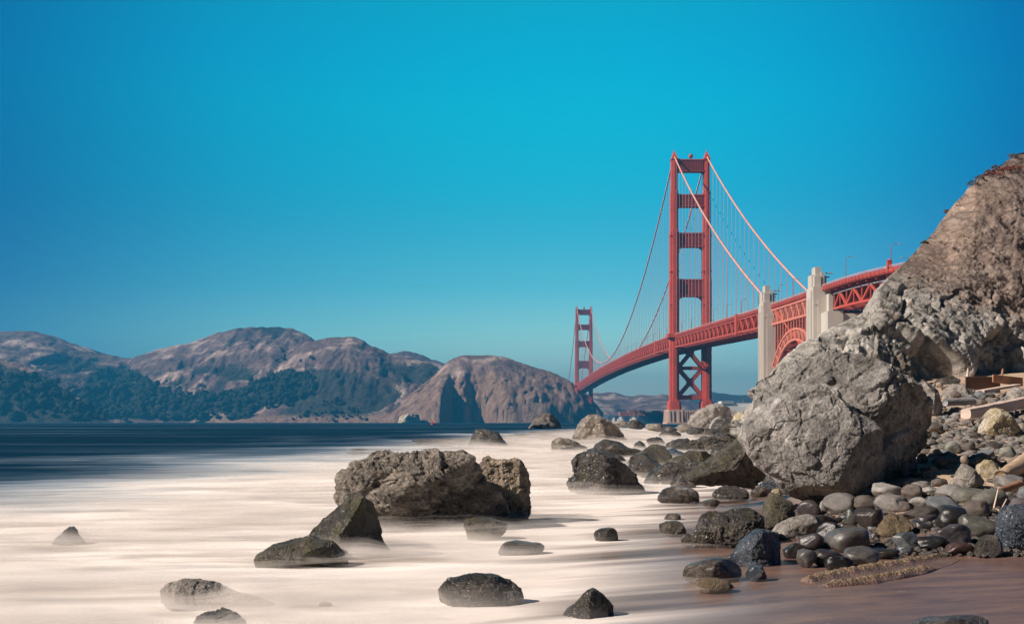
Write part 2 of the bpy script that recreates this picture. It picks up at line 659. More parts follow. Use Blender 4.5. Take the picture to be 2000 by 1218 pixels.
    for z0, z1 in ((20.6, 24.2), (45.6, 48.4), (70.0, 73.4)):
        g = MB()
        g.box(-xi, xi, -3.1, 3.1, z0, z1)
        g.build('tie_strut', M_RED_DARK, root)
    # plinths and the concrete pier
    for sg in (-1, 1):
        c = sg * HALF
        g = MB()
        for k, (e, z1) in enumerate(((0.0, 19.2), (-0.9, 20.2), (-1.6, 21.3))):
            g.frustum((c - 5.1 - e, c + 5.1 + e, -8.2 - e, 8.2 + e, 11.9), (c - 4.6 - e, c + 4.6 + e, -7.8 - e, 7.8 + e, z1))
            g.frustum((c - 3.2 - e, c + 3.2 + e, -10.2 - e, 10.2 + e, 11.9), (c - 3.0 - e, c + 3.0 + e, -9.8 - e, 9.8 + e, z1 - 0.04))
        for dx in (-3.9, 3.9):
            g.frustum((c + dx - 0.5, c + dx + 0.5, -8.8, 8.8, 11.9), (c + dx - 0.5, c + dx + 0.5, -8.3, 8.3, 18.6))
        g.build('plinth', M_RED, root)
    g = MB()
    g.box(-21.5, 21.5, -13, 13, -6, 1.4)
    for sg in (-1, 1):
        c = sg * HALF
        g.frustum((c - 6.9, c + 6.9, -12, 12, 1.4), (c - 6.2, c + 6.2, -11.4, 11.4, 11.9))
        for dx in (-5.2, -2.2, 2.2, 5.2):
            g.frustum((c + dx - 0.6, c + dx + 0.6, -12.8, 12.8, 1.4), (c + dx - 0.6, c + dx + 0.6, -12.0, 12.0, 11.0))
        for dy in (-9, -5, -1, 3, 7, 10):
            g.frustum((c - 7.6, c + 7.6, dy - 0.7, dy + 0.7, 1.4), (c - 6.9, c + 6.9, dy - 0.7, dy + 0.7, 11.0))
    g.box(-7.0, 7.0, -10.6, 10.6, 1.4, 11.4)
    for i in range(7):
        x = -6.2 + i * 2.07
        g.box(x - 0.5, x + 0.5, -11.8, 11.8, 1.4, 11.0)
    g.build('pier', M_PIER, root)
    g = MB()
    g.tube([(0.5, 0, 222.6), (0.5, 0, 225.4)], 0.5, 6)
    g.ball((0.5, 0, 225.9), 2.0, 10)
    g.build('beacon', M_RED_DARK, root)
    return root


make_tower(0.0)
make_tower(SPAN)


# deck: roadway slab, edge girders and railing, per span; trusses on both sides
def sweep(mb, s0, s1, step, prof):
    """prof: closed list of (t, dz) swept along the deck"""
    n = max(1, int(math.ceil((s1 - s0) / step)))
    ss = [s0 + (s1 - s0) * i / n for i in range(n + 1)]
    V = [P3(s, t, dz) for s in ss for t, dz in prof]
    k = len(prof)
    Fs = [(i * k + j, i * k + (j + 1) % k, (i + 1) * k + (j + 1) % k, (i + 1) * k + j) for i in range(n) for j in range(k)]
    Fs.append(tuple(range(k - 1, -1, -1)))
    Fs.append(tuple(n * k + j for j in range(k)))
    mb.add(V, Fs)


def rect(t0, t1, z0, z1):
    return [(t0, z0), (t1, z0), (t1, z1), (t0, z1)]


S_END, N_END = -640.0, 1430.0
g = MB()
sweep(g, S_END, N_END, 12, rect(-12.6, 12.6, -0.75, -0.05))
g.build('roadway', M_ROAD, BR)
for side in (-1, 1):
    g = MB()
    a, b = sorted((side * 12.7, side * 14.5))
    sweep(g, S_END, N_END, 12, rect(a, b, -1.7, -0.1))
    a, b = sorted((side * 14.5, side * 14.75))
    sweep(g, S_END, N_END, 12, rect(a, b, -1.3, 0.35))
    # ribs of the edge girder
    s = S_END + 2
    while s < 320:
        x0, y0, z0 = P3(s, side * 14.78, 0)
        g.box(x0 - 0.14, x0 + 0.14, y0 - 0.16, y0 + 0.16, z0 - 1.9, z0 + 0.2)
        s += 3.05
    g.build('edge_girder', M_RED_DARK, BR)
    g = MB()
    a, b = sorted((side * 14.55, side * 14.7))
    sweep(g, S_END, N_END, 12, rect(a, b, 1.05, 1.22))
    sweep(g, S_END, N_END, 12, rect(a, b, 0.68, 0.76))
    s = S_END
    while s < 420:
        x0, y0, z0 = P3(s, side * 14.62, 0)
        g.box(x0 - 0.06, x0 + 0.06, y0 - 0.09, y0 + 0.09, z0 + 0.35, z0 + 1.05)
        s += 1.6
    g.build('railing', M_CABLE, BR)

PAN = 7.62


def truss(s0, s1, zt, zb, panel=PAN, wd=0.75, verticals=True, lower=None):
    """Warren truss on both sides with floor beams, bottom laterals"""
    n = max(2, int(round((s1 - s0) / panel)))
    ss = [s0 + (s1 - s0) * i / n for i in range(n + 1)]
    for side in (-1, 1):
        t = side * HALF
        g = MB()
        sweep(g, s0, s1, panel, rect(t - 0.5, t + 0.5, zt - 0.5, zt + 0.5))
        sweep(g, s0, s1, panel, rect(t - 0.55, t + 0.55, zb - 0.5, zb + 0.5))
        for i in range(n):
            a, b = (zt, zb) if i % 2 else (zb, zt)
            g.beam(P3(ss[i], t, a), P3(ss[i + 1], t, b), wd, wd)
            if verticals:
                g.beam(P3(ss[i], t, zb + 0.5), P3(ss[i], t, zt - 0.5), wd * 0.55, wd * 0.55)
        g.build('stiffening_truss', M_RED, BR)
    g = MB()
    for i in range(n + 1):
        x0, y0, z0 = P3(ss[i], 0, 0)
        g.beam(P3(ss[i], -HALF, zt - 0.6), P3(ss[i], HALF, zt - 0.6), 0.6, 1.9)
        if i % 2 == 0:
            g.beam(P3(ss[i], -HALF, zb - 0.1), P3(ss[i], HALF, zb - 0.1), 0.55, 0.9)
            g.beam(P3(ss[i], -HALF, zb), P3(ss[i], 0, zt - 1), 0.4)
            g.beam(P3(ss[i], HALF, zb), P3(ss[i], 0, zt - 1), 0.4)
        if i < n and i % 2 == 0 and i + 2 <= n:
            g.beam(P3(ss[i], -HALF, zb), P3(ss[i + 2], HALF, zb), 0.5)
            g.beam(P3(ss[i], HALF, zb - 0.05), P3(ss[i + 2], -HALF, zb - 0.05), 0.5)
    for t in (-9, -4.5, 0, 4.5, 9):
        sweep(g, s0, s1, panel * 2, rect(t - 0.25, t + 0.25, zt - 0.4, -0.76))
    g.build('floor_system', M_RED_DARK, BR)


truss(-SIDE + 4, -8.0, -2.2, -10.0)
truss(8.0, SPAN - 8.0, -2.2, -10.0)
truss(SPAN + 8.0, N_END - 4, -2.2, -10.0)
for s0 in (-262.0, 111.0, SPAN - 111.0):
    for side in (-1, 1):
        g = MB()
        a, b = sorted((side * 13.0, side * 15.3))
        g.box(a, b, s0 - 2.6, s0 + 2.6, deck_z(s0) - 11.2, deck_z(s0) + 0.7)
        g.box(a - 0.15, b + 0.15, s0 - 2.9, s0 + 2.9, deck_z(s0) + 0.7, deck_z(s0) + 1.0)
        g.build('expansion_housing', M_RED, BR)

# main cables with their suspender ropes
n_ropes, far_ropes = 0, MB()
for side in (-1, 1):
    t = side * HALF
    g = MB()
    ss = list(np.linspace(-349, -1, 40)) + list(np.linspace(0, SPAN, 97)) + list(np.linspace(SPAN + 6, SPAN + 330, 24))
    g.tube([(t, s, cable_z(s)) for s in ss], 0.62, 8)
    stn = [(-15.24 * k) for k in range(1, 23)] + [15.24 * k for k in range(1, 84)]
    for s in stn:
        d = Vector((0, 1.0, cable_z(s + 1) - cable_z(s))).normalized()
        c = Vector((t, s, cable_z(s)))
        g.tube([c - d * 0.55, c + d * 0.55], 0.86, 8)
    cb = g.build('main_cable', M_CABLE, BR, smooth=True)
    g = MB()
    g.tube([(t, s, cable_z(s)) for s in np.linspace(-447, -349, 12)], 0.5, 8)
    g.build('tie_down_cable', M_RED, BR, smooth=True)
    for s in stn:
        z1, z0 = cable_z(s) - 0.5, deck_z(s) - 1.9
        if z1 < z0 + 1.0:
            continue
        g = far_ropes if (s > 430) else MB()
        for ds in (-0.32, 0.32):
            g.tube([(t, s + ds, z0), (t, s + ds, z1)], 0.105, 4)
        if g is not far_ropes:
            g.build('suspender', M_ROPE, BR)
            n_ropes += 1
tag(far_ropes.build('suspenders_beyond', M_ROPE, BR), kind='stuff')


# concrete pylons either side of the arch
def make_pylon(s0, top, wide):
    for side in (-1, 1):
        g = MB()

        def bx(t0, t1, y0, y1, z0, z1):
            a, b = sorted((side * t0, side * t1))
            g.box(a, b, s0 + y0, s0 + y1, z0, z1)
        bx(11.0, 18.9, -5.4, 5.4, -2, top - 9.0)
        bx(18.9, 19.5, -3.9, 4.0, -2, top - 10.5)
        bx(15.2, 18.2, -4.6, 4.6, top - 9.0, top - 4.2)
        bx(15.0, 17.6, -3.8, 2.0, top - 4.2, top)
        bx(13.6, 15.0, -4.2, 3.0, top - 9.0, top - 2.4)
        bx(17.6, 18.9, -2.6, 3.6, top - 9.0, top - 3.4)
        bx(12.4, 13.6, -3.4, 2.6, top - 9.0, top - 3.9)
        for dy in (-2.6, 0, 2.6):
            bx(19.5, 19.8, dy - 0.5, dy + 0.5, -2, top - 14)
        bx(12.2, 16.9, -5.75, -5.4, -2, top - 15)
        bx(11.6, 18.4, -5.6, 5.6, top - 17.2, top - 16.4)
        p = g.build('pylon', M_CONC, BR)
        g = MB()
        bx2 = sorted((side * 10.2, side * 13.4))
        g.box(bx2[0], bx2[1], s0 - 0.6, s0 + 0.2, top - 4.4, top - 3.9)
        g.tube([(side * 12.4, s0 - 2, top - 2.6), (side * 9.2, s0 - 2, top - 2.6)], 0.3, 6)
        g.build('floodlight', M_STEEL, p)
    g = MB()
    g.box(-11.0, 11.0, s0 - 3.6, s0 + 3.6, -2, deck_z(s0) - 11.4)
    g.build('pylon_wall', M_SHADEWALL, BR)


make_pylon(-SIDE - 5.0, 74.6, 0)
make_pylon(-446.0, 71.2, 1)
g = MB()
for side in (-1, 1):
    a, b = sorted((side * 8.6, side * 15.4))
    g.box(a, b, -462.0, -451.5, -2, deck_z(-455) - 11.6)
    g.box(a + 2.4, b - 2.4, -455.0, -451.5, deck_z(-455) - 11.6, deck_z(-455) - 3.2)
g.box(-8.6, 8.6, -460.5, -451.5, -2, deck_z(-455) - 12.5)
g.build('abutment', M_CONC, BR)

# arch span between the pylons
A0, A1, AC = -440.6, -353.4, -397.0
nb = 16
ss = [A0 + (A1 - A0) * i / nb for i in range(nb + 1)]
zt, zb = -2.5, -10.0


def z_out(s):
    return 47.6 - 0.0066 * (s - AC) ** 2 - 1.0e-6 * (s - AC) ** 4


def z_in(s):
    return 42.4 - 0.0078 * (s - AC) ** 2 - 1.6e-6 * (s - AC) ** 4


for side in (-1, 1):
    t = side * HALF
    g = MB()
    sweep(g, A0, A1, 8, rect(t - 0.55, t + 0.55, zt - 0.5, zt + 0.5))
    sweep(g, A0, A1, 8, rect(t - 0.55, t + 0.55, zb - 0.55, zb + 0.55))
    for i in range(nb):
        a, b = (zb, zt) if i % 2 == 0 else (zt, zb)
        g.beam(P3(ss[i], t, a), P3(ss[i + 1], t, b), 0.6)
    for s in ss:
        g.beam((t, s, max(z_out(s), 4.0)), P3(s, t, zt - 0.5), 0.5)
    for i in range(nb):
        s = (ss[i] + ss[i + 1]) / 2
        g.beam(P3(s, t, zb), P3(s, t, zt - 0.5), 0.3)
    g.build('spandrel_truss', M_ARCH, BR)
    g = MB()
    sa = list(np.linspace(A0 + 0.5, A1 - 0.5, 25))
    for i in range(24):
        a, b = sa[i], sa[i + 1]
        g.beam((t, a, z_out(a)), (t, b, z_out(b)), 0.95, 1.05)
        g.beam((t, a, z_in(a)), (t, b, z_in(b)), 0.95, 1.05)
        if i % 2:
            g.beam((t, a, z_in(a)), (t, b, z_out(b)), 0.45)
        else:
            g.beam((t, a, z_out(a)), (t, b, z_in(b)), 0.45)
        g.beam((t, a, z_in(a)), (t, a, z_out(a)), 0.5)
    g.build('arch_rib', M_ARCH, BR)
g = MB()
for s in ss:
    for za, zc in ((zt - 0.6, zb), ):
        g.beam(P3(s, -HALF, za), P3(s, HALF, za), 0.6, 1.6)
        g.beam(P3(s, -HALF, zc), P3(s, HALF, zc), 0.5, 0.8)
        g.beam(P3(s, -HALF, zc), P3(s, HALF, za), 0.4)
        g.beam(P3(s, HALF, zc), P3(s, -HALF, za), 0.4)
    zo = max(z_out(s), 6.0)
    g.beam((-HALF, s, zo), (HALF, s, zo), 0.6)
    z_hi = deck_z(s) + zb
    if z_hi - zo > 6:
        zm = (zo + z_hi) / 2
        g.beam((-HALF, s, zm), (HALF, s, zm), 0.5)
        for q0, q1 in ((zo, zm), (zm, z_hi)):
            g.beam((-HALF, s, q0), (HALF, s, q1), 0.4)
            g.beam((HALF, s, q0), (-HALF, s, q1), 0.4)
    g.beam((-HALF, s, max(z_in(s), 3.0)), (HALF, s, max(z_in(s), 3.0)), 0.6)
for t in (-9, -4.5, 0, 4.5, 9):
    sweep(g, A0, A1, 16, rect(t - 0.25, t + 0.25, -2.6, -0.76))
for i in range(nb):
    g.beam(P3(ss[i], -HALF, zb), P3(ss[i + 1], HALF, zb), 0.45)
    g.beam(P3(ss[i], HALF, zb - 0.06), P3(ss[i + 1], -HALF, zb - 0.06), 0.45)
g.build('sway_bracing', M_RED_DARK, BR)

# approach viaduct south of the pylons
V0, V1 = -458.0, -636.0
n = 24
ss = [V0 + (V1 - V0) * i / n for i in range(n + 1)]
zt, zb = -3.6, -10.2
for side in (-1, 1):
    t = side * 11.4
    g = MB()
    sweep(g, V1, V0, 7, rect(t - 0.4, t + 0.4, zb - 0.45, zb + 0.45))
    for i in range(n):
        a, b = (zb, zt) if i % 2 == 0 else (zt, zb)
        g.beam(P3(ss[i], t, a), P3(ss[i + 1], t, b), 0.8)
        g.beam(P3(ss[i], t, zb), P3(ss[i], t, zt), 0.45)
    g.build('approach_truss', M_RED, BR)
    g = MB()
    sweep(g, V1, V0, 7, rect(t - 0.5, t + 0.5, zt - 0.3, zt + 0.3))
    for s in ss[::2]:
        g.beam(P3(s, t, zt), P3(s, t, -1.7), 0.35)
    g.build('walkway_beam', M_STEEL, BR)
g = MB()
for i, s in enumerate(ss):
    g.beam(P3(s, -13.6, -2.2), P3(s, 13.6, -2.2), 0.6, 1.2)
    g.beam(P3(s, -11.4, zb), P3(s, 11.4, zb), 0.5, 0.7)
    g.beam(P3(s, -11.4, zb), P3(s, 0, zt), 0.4)
    g.beam(P3(s, 11.4, zb), P3(s, 0, zt), 0.4)
    if i < n:
        g.beam(P3(s, -11.4, zb), P3(ss[i + 1], 11.4, zb), 0.4)
        g.beam(P3(s, 11.4, zb - 0.05), P3(ss[i + 1], -11.4, zb - 0.05), 0.4)
for t in (-9, -4.5, 0, 4.5, 9):
    sweep(g, V1, V0, 8, rect(t - 0.25, t + 0.25, -2.2, -0.76))
g.build('approach_bracing', M_RED_DARK, BR)
for sb in (-512.0, -572.0):
    g = MB()
    zz = deck_z(sb) + zb - 0.5
    for t in (-10.5, 10.5):
        for ds in (-4.5, 4.5):
            g.beam(P3(sb + ds, t, -deck_z(sb + ds) + 2.0), P3(sb + ds, t, zb - 0.5), 0.9)
        for z0 in range(4, int(zz), 9):
            z1 = min(z0 + 9, zz)
            xa, ya = path(sb - 4.5, t)
            xb, yb = path(sb + 4.5, t)
            g.beam((xa, ya, z0), (xb, yb, z1), 0.5)
            g.beam((xb, yb, z0), (xa, ya, z1), 0.5)
            g.beam((xa, ya, z1), (xb, yb, z1), 0.5)
    for ds in (-4.5, 4.5):
        xa, ya = path(sb + ds, -10.5)
        xb, yb = path(sb + ds, 10.5)
        for z0 in range(4, int(zz), 18):
            z1 = min(z0 + 18, zz)
            g.beam((xa, ya, z0), (xb, yb, z1), 0.5)
            g.beam((xb, yb, z0), (xa, ya, z1), 0.5)
    g.build('steel_bent', M_RED, BR)

# lamp posts on the deck
rzb = BR.rotation_euler.z
cB, sB = math.cos(rzb), math.sin(rzb)


def bridge_to_world(x, y, z):
    return (150.5 + cB * x - sB * y, 960 + sB * x + cB * y, z)


def make_lamp():
    root = empty('lamp_post')
    g = MB()
    g.tube([(0, 0, 0), (0, 0, 5.0), (0, 0, 9.2)], [0.20, 0.16, 0.13], 6)
    g.build('pole', M_LAMPPOLE, root)
    g = MB()
    g.tube([(0, 0, 8.9), (0.5, 0, 9.5), (1.4, 0, 9.8), (2.9, 0, 9.9)], 0.10, 5)
    g.build('arm', M_LAMPPOLE, root)
    g = MB()
    g.frustum((2.5, 3.9, -0.28, 0.28, 9.72), (2.7, 3.7, -0.2, 0.2, 10.02))
    g.build('lamp_head', M_STEEL, root)
    return root


def copy_tree(o, parent=None):
    c = o.copy()
    COL.objects.link(c)
    c.parent = parent
    for ch in list(o.children):
        copy_tree(ch, c)
    return c


ORD = ['first', 'second', 'third', 'fourth', 'fifth', 'sixth', 'seventh', 'eighth', 'ninth', 'tenth', 'eleventh', 'twelfth', 'thirteenth', 'fourteenth', 'fifteenth', 'sixteenth']
lamp0, first = make_lamp(), True
for side in (-1, 1):
    where = 'ocean side railing' if side < 0 else 'far side railing'
    for zone, lst in (('of the approach right of the taller pylon', [-478, -513.5, -548]), ('between the two concrete pylons', [-428, -396, -366]), ('from the pylon towards the near tower', [-319, -273, -227, -181, -135, -89, -43]), ('on the main span beyond the near tower', [40 + 46 * k for k in range(12)])):
        for k, s in enumerate(lst):
            o = lamp0 if first else copy_tree(lamp0)
            first = False
            x, y = path(s, side * 13.9)
            o.location = bridge_to_world(x, y, deck_z(s) - 0.1)
            o.rotation_euler = (0, 0, rzb + (math.pi if side > 0 else 0))
            tag(o, '%s lamp post %s, %s' % (ORD[k], zone, where), 'lamp post', 'lamp posts along the bridge deck')
g = MB()
x0, y0, z0 = bridge_to_world(*P3(-513.0, -14.3, 0.0))
g.box(-0.9, 0.9, -0.7, 0.7, 0.4, 2.9)
g.box(-1.05, 1.05, -0.85, 0.85, 2.9, 3.1)
g.box(-0.3, 0.3, -0.3, 0.3, -0.6, 0.4)
g.ball((0, 0, 3.3), 0.55, 8)
o = g.build('call_box', M_RED)
o.location = (x0, y0, z0)
tag(o, 'small red cabinet on the approach railing at the foot of a lamp post', 'cabinet')

# ------------------------------------------------------------------ ground, sea
XS_Y = np.array([-5, 5, 9.0, 11.5, 13.5, 17, 20, 26, 32, 45, 80, 150, 400, 560, 700, 900])
XS_X = np.array([2.5, 2.5, 2.6, 2.9, 3.2, 3.7, 4.6, 6.0, 7.6, 10.5, 20, 44, 95, 118, 150, 400])


def ground_z(x, y):
    x, y = np.asarray(x, float), np.asarray(y, float)
    d = x - np.interp(y, XS_Y, XS_X)
    up = 0.112 * np.clip(y - 13.9, 0, 31) * sstep(-0.6, 3.2, d) + 0.02 * np.clip(d, 0, 300) * sstep(30, 60, y)
    flat = 0.012 * np.clip(d, 0, 8)
    return np.where(d > -0.6, up + flat, 0) + np.clip(0.045 * d, -6, 0) * (d < 0) - 0.01


def ground_hit(px, py):
    """where the line of sight through a pixel meets the beach (or the water)"""
    lo = 5.0
    for y in np.geomspace(6.0, 400.0, 900):
        x, _, z = W(px, py, y)
        if z <= max(0.0, float(ground_z(x, y))):
            return x, y, max(0.0, float(ground_z(x, y)))
    return W(px, py, 400.0)


# the ground is one sheet: beach, sea floor and land to the horizon
ys = np.concatenate([np.linspace(-12, 4, 9), np.geomspace(5, 90, 150), np.geomspace(95, 14000, 60)])
us = np.concatenate([np.linspace(-3.0, -0.35, 22), np.linspace(-0.32, 0.75, 200), np.linspace(0.8, 4.0, 24)])
UU, YY = np.meshgrid(us, ys)
XX = UU * np.maximum(np.abs(YY), 9.0)
P = np.stack([XX.ravel(), YY.ravel(), np.zeros(XX.size)], 1)
z = ground_z(P[:, 0], P[:, 1])
wx = np.clip(z / 0.4, 0, 1)
z = z + 0.05 * fbm(P * 0.9, 4) * wx + 0.012 * fbm(P * 4.0, 3) * np.clip(z / 0.1 + 0.3, 0, 1)
P[:, 2] = z
M = Mat('beach_sand')
v = M.coords('World')
zz = M.n('ShaderNodeSeparateXYZ')
M.set(zz, 0, M.n('ShaderNodeNewGeometry').outputs['Position'])
n1 = M.noise(v, 0.55, 6, 0.6, 0.4)
n2 = M.noise(v, 60.0, 4, 0.7)
n3 = M.noise(M.coords('World', scale=(0.5, 2.2, 1), rot=(0, 0, math.radians(-14))), 1.6, 6, 0.6, 0.7)
wet = M.mapr(M.math('ADD', zz.outputs[2], M.math('MULTIPLY', M.math('SUBTRACT', n1, 0.5), 0.25)), 0.42, 0.10)
dry_c = M.mix(1.0, (0.46, 0.345, 0.25), M.ramp(n1, [(0.3, 0.8), (0.7, 1.15)]), 'MULTIPLY')
wet_c = M.ramp(n3, [(0.32, (0.105, 0.062, 0.058)), (0.5, (0.160, 0.098, 0.082)), (0.68, (0.235, 0.140, 0.095))])
c = M.mix(wet, dry_c, wet_c)
c = M.mix(0.55, c, M.ramp(n2, [(0.3, 0.62), (0.7, 1.35)]), 'MULTIPLY')
fl = M.math('MULTIPLY', M.mapr(M.voro(M.coords('World', scale=(1.0, 2.0, 1)), 5.0), 0.16, 0.05), M.mapr(M.noise(v, 0.8, 3), 0.55, 0.66))
c = M.mix(M.math('MULTIPLY', M.math('MULTIPLY', fl, wet), 0.8), c, (0.7, 0.6, 0.55))
h = M.math('ADD', M.math('MULTIPLY', n2, 0.3), M.noise(v, 7.0, 5, 0.6))
M_SAND = M.p(color=c, rough=M.mapr(wet, 0, 1, 0.9, 0.30), spec=M.mapr(wet, 0, 1, 0.2, 0.45), normal=M.bump(h, M.mapr(wet, 0, 1, 0.55, 0.16), 0.04))
tag(link(bpy.data.objects.new('ground', mesh_np('ground', P, grid_faces(len(us), len(ys)), M_SAND))), kind='structure')

# the sea: one sheet out to the horizon; foam cover and shallows are spread over it
ys = np.concatenate([np.linspace(3, 8, 8), np.geomspace(8.3, 420, 330), np.geomspace(430, 15000, 70)])
us = np.concatenate([np.linspace(-4.0, -0.62, 30), np.linspace(-0.6, 0.5, 230), np.linspace(0.52, 4.0, 24)])
UU, YY = np.meshgrid(us, ys)
XX = UU * YY
P = np.stack([XX.ravel(), YY.ravel(), np.zeros(XX.size)], 1)
X, Y = P[:, 0], P[:, 1]
xb = np.interp(Y, [0, 12, 20, 31, 40, 50, 62, 90, 130, 200, 330, 700, 9000], [-22, -17, -14.0, -12.5, -12.2, -11.5, -10.2, -8.5, -3, 8, 42, 400, 9000])
wd = np.interp(Y, [0, 31, 60, 120, 300], [8, 10.5, 14.0, 18.0, 30.0])
warp = fbm(np.stack([X * 0.05, Y * 0.03, 0 * X], 1), 4)
foam = np.clip(0.5 + (X - xb) / (2 * wd) + 0.35 * warp, 0, 1)
# shallows: the thin wash running up the sand, seen through
xs = np.interp(Y, XS_Y, XS_X)
d = X - xs
thin = sstep(-5.6, 0.5, d + 0.45 * fbm(np.stack([X * 0.25, Y * 0.5, 0 * X + 4], 1), 3)) * sstep(45, 22, Y)
swell = 0.10 * np.sin(Y * 0.21 + 0.06 * X + 0.6 * warp) * sstep(20, 60, Y) * sstep(900, 200, Y)
crest = 0.20 * np.clip(fbm(np.stack([X * 0.045, Y * 0.02, 0 * X + 9], 1), 3), 0, 1) * sstep(35, 90, Y) * sstep(420, 200, Y) * foam
near = 0.035 * fbm(np.stack([X * 0.35, Y * 0.8, 0 * X + 2], 1), 3) * sstep(0.9, 0.2, thin)
P[:, 2] = swell + crest + near
P[:, 2] = np.where(thin > 0.02, P[:, 2] * (1 - thin) + 0.012 * thin, P[:, 2])
M = Mat('sea_water')
pos = M.coords('World')
s_near = M.noise(M.coords('World', scale=(0.13, 1.25, 1), rot=(0, 0, math.radians(-24))), 1.1, 3.5, 0.5, 0.5)
s_mid = M.noise(M.coords('World', scale=(0.03, 0.22, 1), rot=(0, 0, math.radians(-4))), 1.0, 4, 0.5, 0.4)
s_far = M.noise(M.coords('World', scale=(0.004, 0.022, 1), rot=(0, 0, math.radians(-3))), 1.0, 6, 0.6, 0.3)
s_vfar = M.noise(M.coords('World', scale=(0.0006, 0.004, 1)), 1.0, 5, 0.6, 0.2)
st = M.math('ADD', M.math('ADD', M.math('MULTIPLY', s_near, 0.5), M.math('MULTIPLY', s_mid, 0.5)), M.math('MULTIPLY', s_far, 0.35))
a_f, a_t = M.attr('foam'), M.attr('thin')
cover = M.mapr(M.math('ADD', a_f, M.math('MULTIPLY', M.math('SUBTRACT', st, 0.675), 1.0)), 0.12, 0.92)
wash = M.mapr(M.math('ADD', s_near, M.math('MULTIPLY', a_t, -0.30)), 0.10, 0.52)
deep = M.ramp(s_vfar, [(0.35, (0.0035, 0.024, 0.052)), (0.6, (0.008, 0.042, 0.078))])
deep = M.mix(M.mapr(s_far, 0.52, 0.70), deep, (0.06, 0.12, 0.18))
fcol = M.mix(M.mapr(M.noise(M.coords('World', scale=(0.07, 0.5, 1), rot=(0, 0, math.radians(-10))), 1.3, 6, 0.6), 0.36, 0.60), (0.74, 0.71, 0.68), (0.96, 0.89, 0.825))
c = M.mix(M.mapr(cover, 0.0, 0.40), deep, (0.085, 0.14, 0.20))
c = M.mix(M.mapr(cover, 0.30, 0.70), c, (0.40, 0.45, 0.49))
c = M.mix(M.mapr(cover, 0.60, 0.95), c, fcol)
c = M.mix(M.math('MULTIPLY', a_t, 0.75), c, M.mix(wash, (0.30, 0.20, 0.17), (0.78, 0.70, 0.65)))
h = M.math('ADD', s_near, M.noise(M.coords('World', scale=(0.3, 1.0, 1)), 0.5, 6, 0.65))
M.p(color=c, rough=M.mapr(cover, 0, 1, 0.30, 0.75), spec=0.0, normal=M.bump(h, 0.25, 0.25))
tr = M.n('ShaderNodeBsdfTransparent')
mx = M.n('ShaderNodeMixShader')
alpha = M.math('MULTIPLY', M.mapr(a_t, 0.97, 0.25, 0.0, 2.0), M.math('ADD', 0.12, wash), clamp=True)
M.set(mx, 0, alpha)
M.t.links.new(tr.outputs[0], mx.inputs[1])
M.t.links.new(M.b.outputs[0], mx.inputs[2])
M.t.links.new(mx.outputs[0], M.out.inputs['Surface'])
fa = grid_faces(len(us), len(ys))
keep = thin[fa].min(1) < 0.98
tag(link(bpy.data.objects.new('sea', mesh_np('sea', P, fa[keep], M.m, attrs={'foam': foam, 'thin': thin}))), kind='structure')

# sea mist: the blurred surf of the long exposure, thin white veils stacked over the water, densest at the bottom
KL = 10
ys = np.geomspace(8.6, 230, 210)
us = np.linspace(-1.25, 0.34, 250)
UU, YY = np.meshgrid(us, ys)
X, Y = (UU * YY).ravel(), YY.ravel()
xb = np.interp(Y, [0, 12, 20, 31, 40, 50, 62, 90, 130, 200, 330], [-22, -19, -16.5, -15.0, -14.5, -13.5, -12.2, -10.5, -5, 6, 40])
d = X - np.interp(Y, XS_Y, XS_X)
body = sstep(-1.25, -0.85, UU.ravel()) * sstep(1.0, 15, X - xb) * sstep(-1.6, -6.2, d + 0.5 * fbm(np.stack([X * 0.25, Y * 0.5, 0 * X + 4], 1), 3))
P0 = np.stack([X, Y, 0 * X], 1)
lift = (0.02 + 0.0052 * np.clip(Y, 0, 90) + 0.14 * sstep(-0.5, -5.0, X) * sstep(22, 11, Y)) * np.clip(0.75 + 0.75 * fbm(np.stack([X * 0.22, Y * 0.42, 0 * X], 1), 4), 0.2, 1.6)
for px, py, hw in ((830, 1040, 165), (985, 1022, 52), (670, 1092, 95), (585, 1108, 95), (948, 1056, 46), (1018, 1084, 48), (936, 1186, 84), (1146, 1210, 56), (136, 1066, 38), (420, 1190, 125), (430, 1236, 60), (955, 874, 42), (1172, 870, 60), (1112, 886, 42), (1186, 966, 80), (1270, 920, 56), (1325, 946, 68), (1184, 1050, 26)):
    yr = H * F / (py - PY0)
    xr, rr_ = (px - PX0) * yr / F, hw * yr / F
    e_ = np.sqrt(((X - xr) / (1.5 * rr_)) ** 2 + ((Y - yr - 0.4 * rr_) / (1.3 * rr_)) ** 2)
    lift += (0.05 + 0.004 * min(yr, 60)) * np.exp(-e_ ** 2) * np.clip(0.8 + fbm(np.stack([X * 0.9, Y * 1.1, 0 * X + 7], 1), 3), 0.1, 1.8)
V, Fs, den = [], [], []
fa = grid_faces(len(us), len(ys))
keep = body[fa].max(1) > 0.03
n = 0
for k in range(KL):
    f_ = (k + 1) / KL
    wob = 0.25 * fbm(np.stack([X * 0.3, Y * 0.6, 0 * X + k * 3.1], 1), 3)
    V.append(np.stack([X, Y, np.maximum(lift * f_ * (1 + wob), 0.012 + 0.004 * k) + 0.05], 1))
    den.append(body * (1 - 0.85 * f_))
    Fs.append(fa[keep] + n)
    n += len(X)
M = Mat('surf_mist')
nz = M.noise(M.coords('World', scale=(0.32, 1.1, 2.6), rot=(0, 0, math.radians(-7))), 1.0, 5, 0.6, 0.5)
al = M.math('MULTIPLY', M.attr('den'), M.mapr(nz, 0.38, 0.66, 0.0, 0.46), clamp=True)
M.p(color=(0.95, 0.885, 0.83), rough=1.0, spec=0.0)
tr = M.n('ShaderNodeBsdfTransparent')
mx = M.n('ShaderNodeMixShader')
M.set(mx, 0, al)
M.t.links.new(tr.outputs[0], mx.inputs[1])
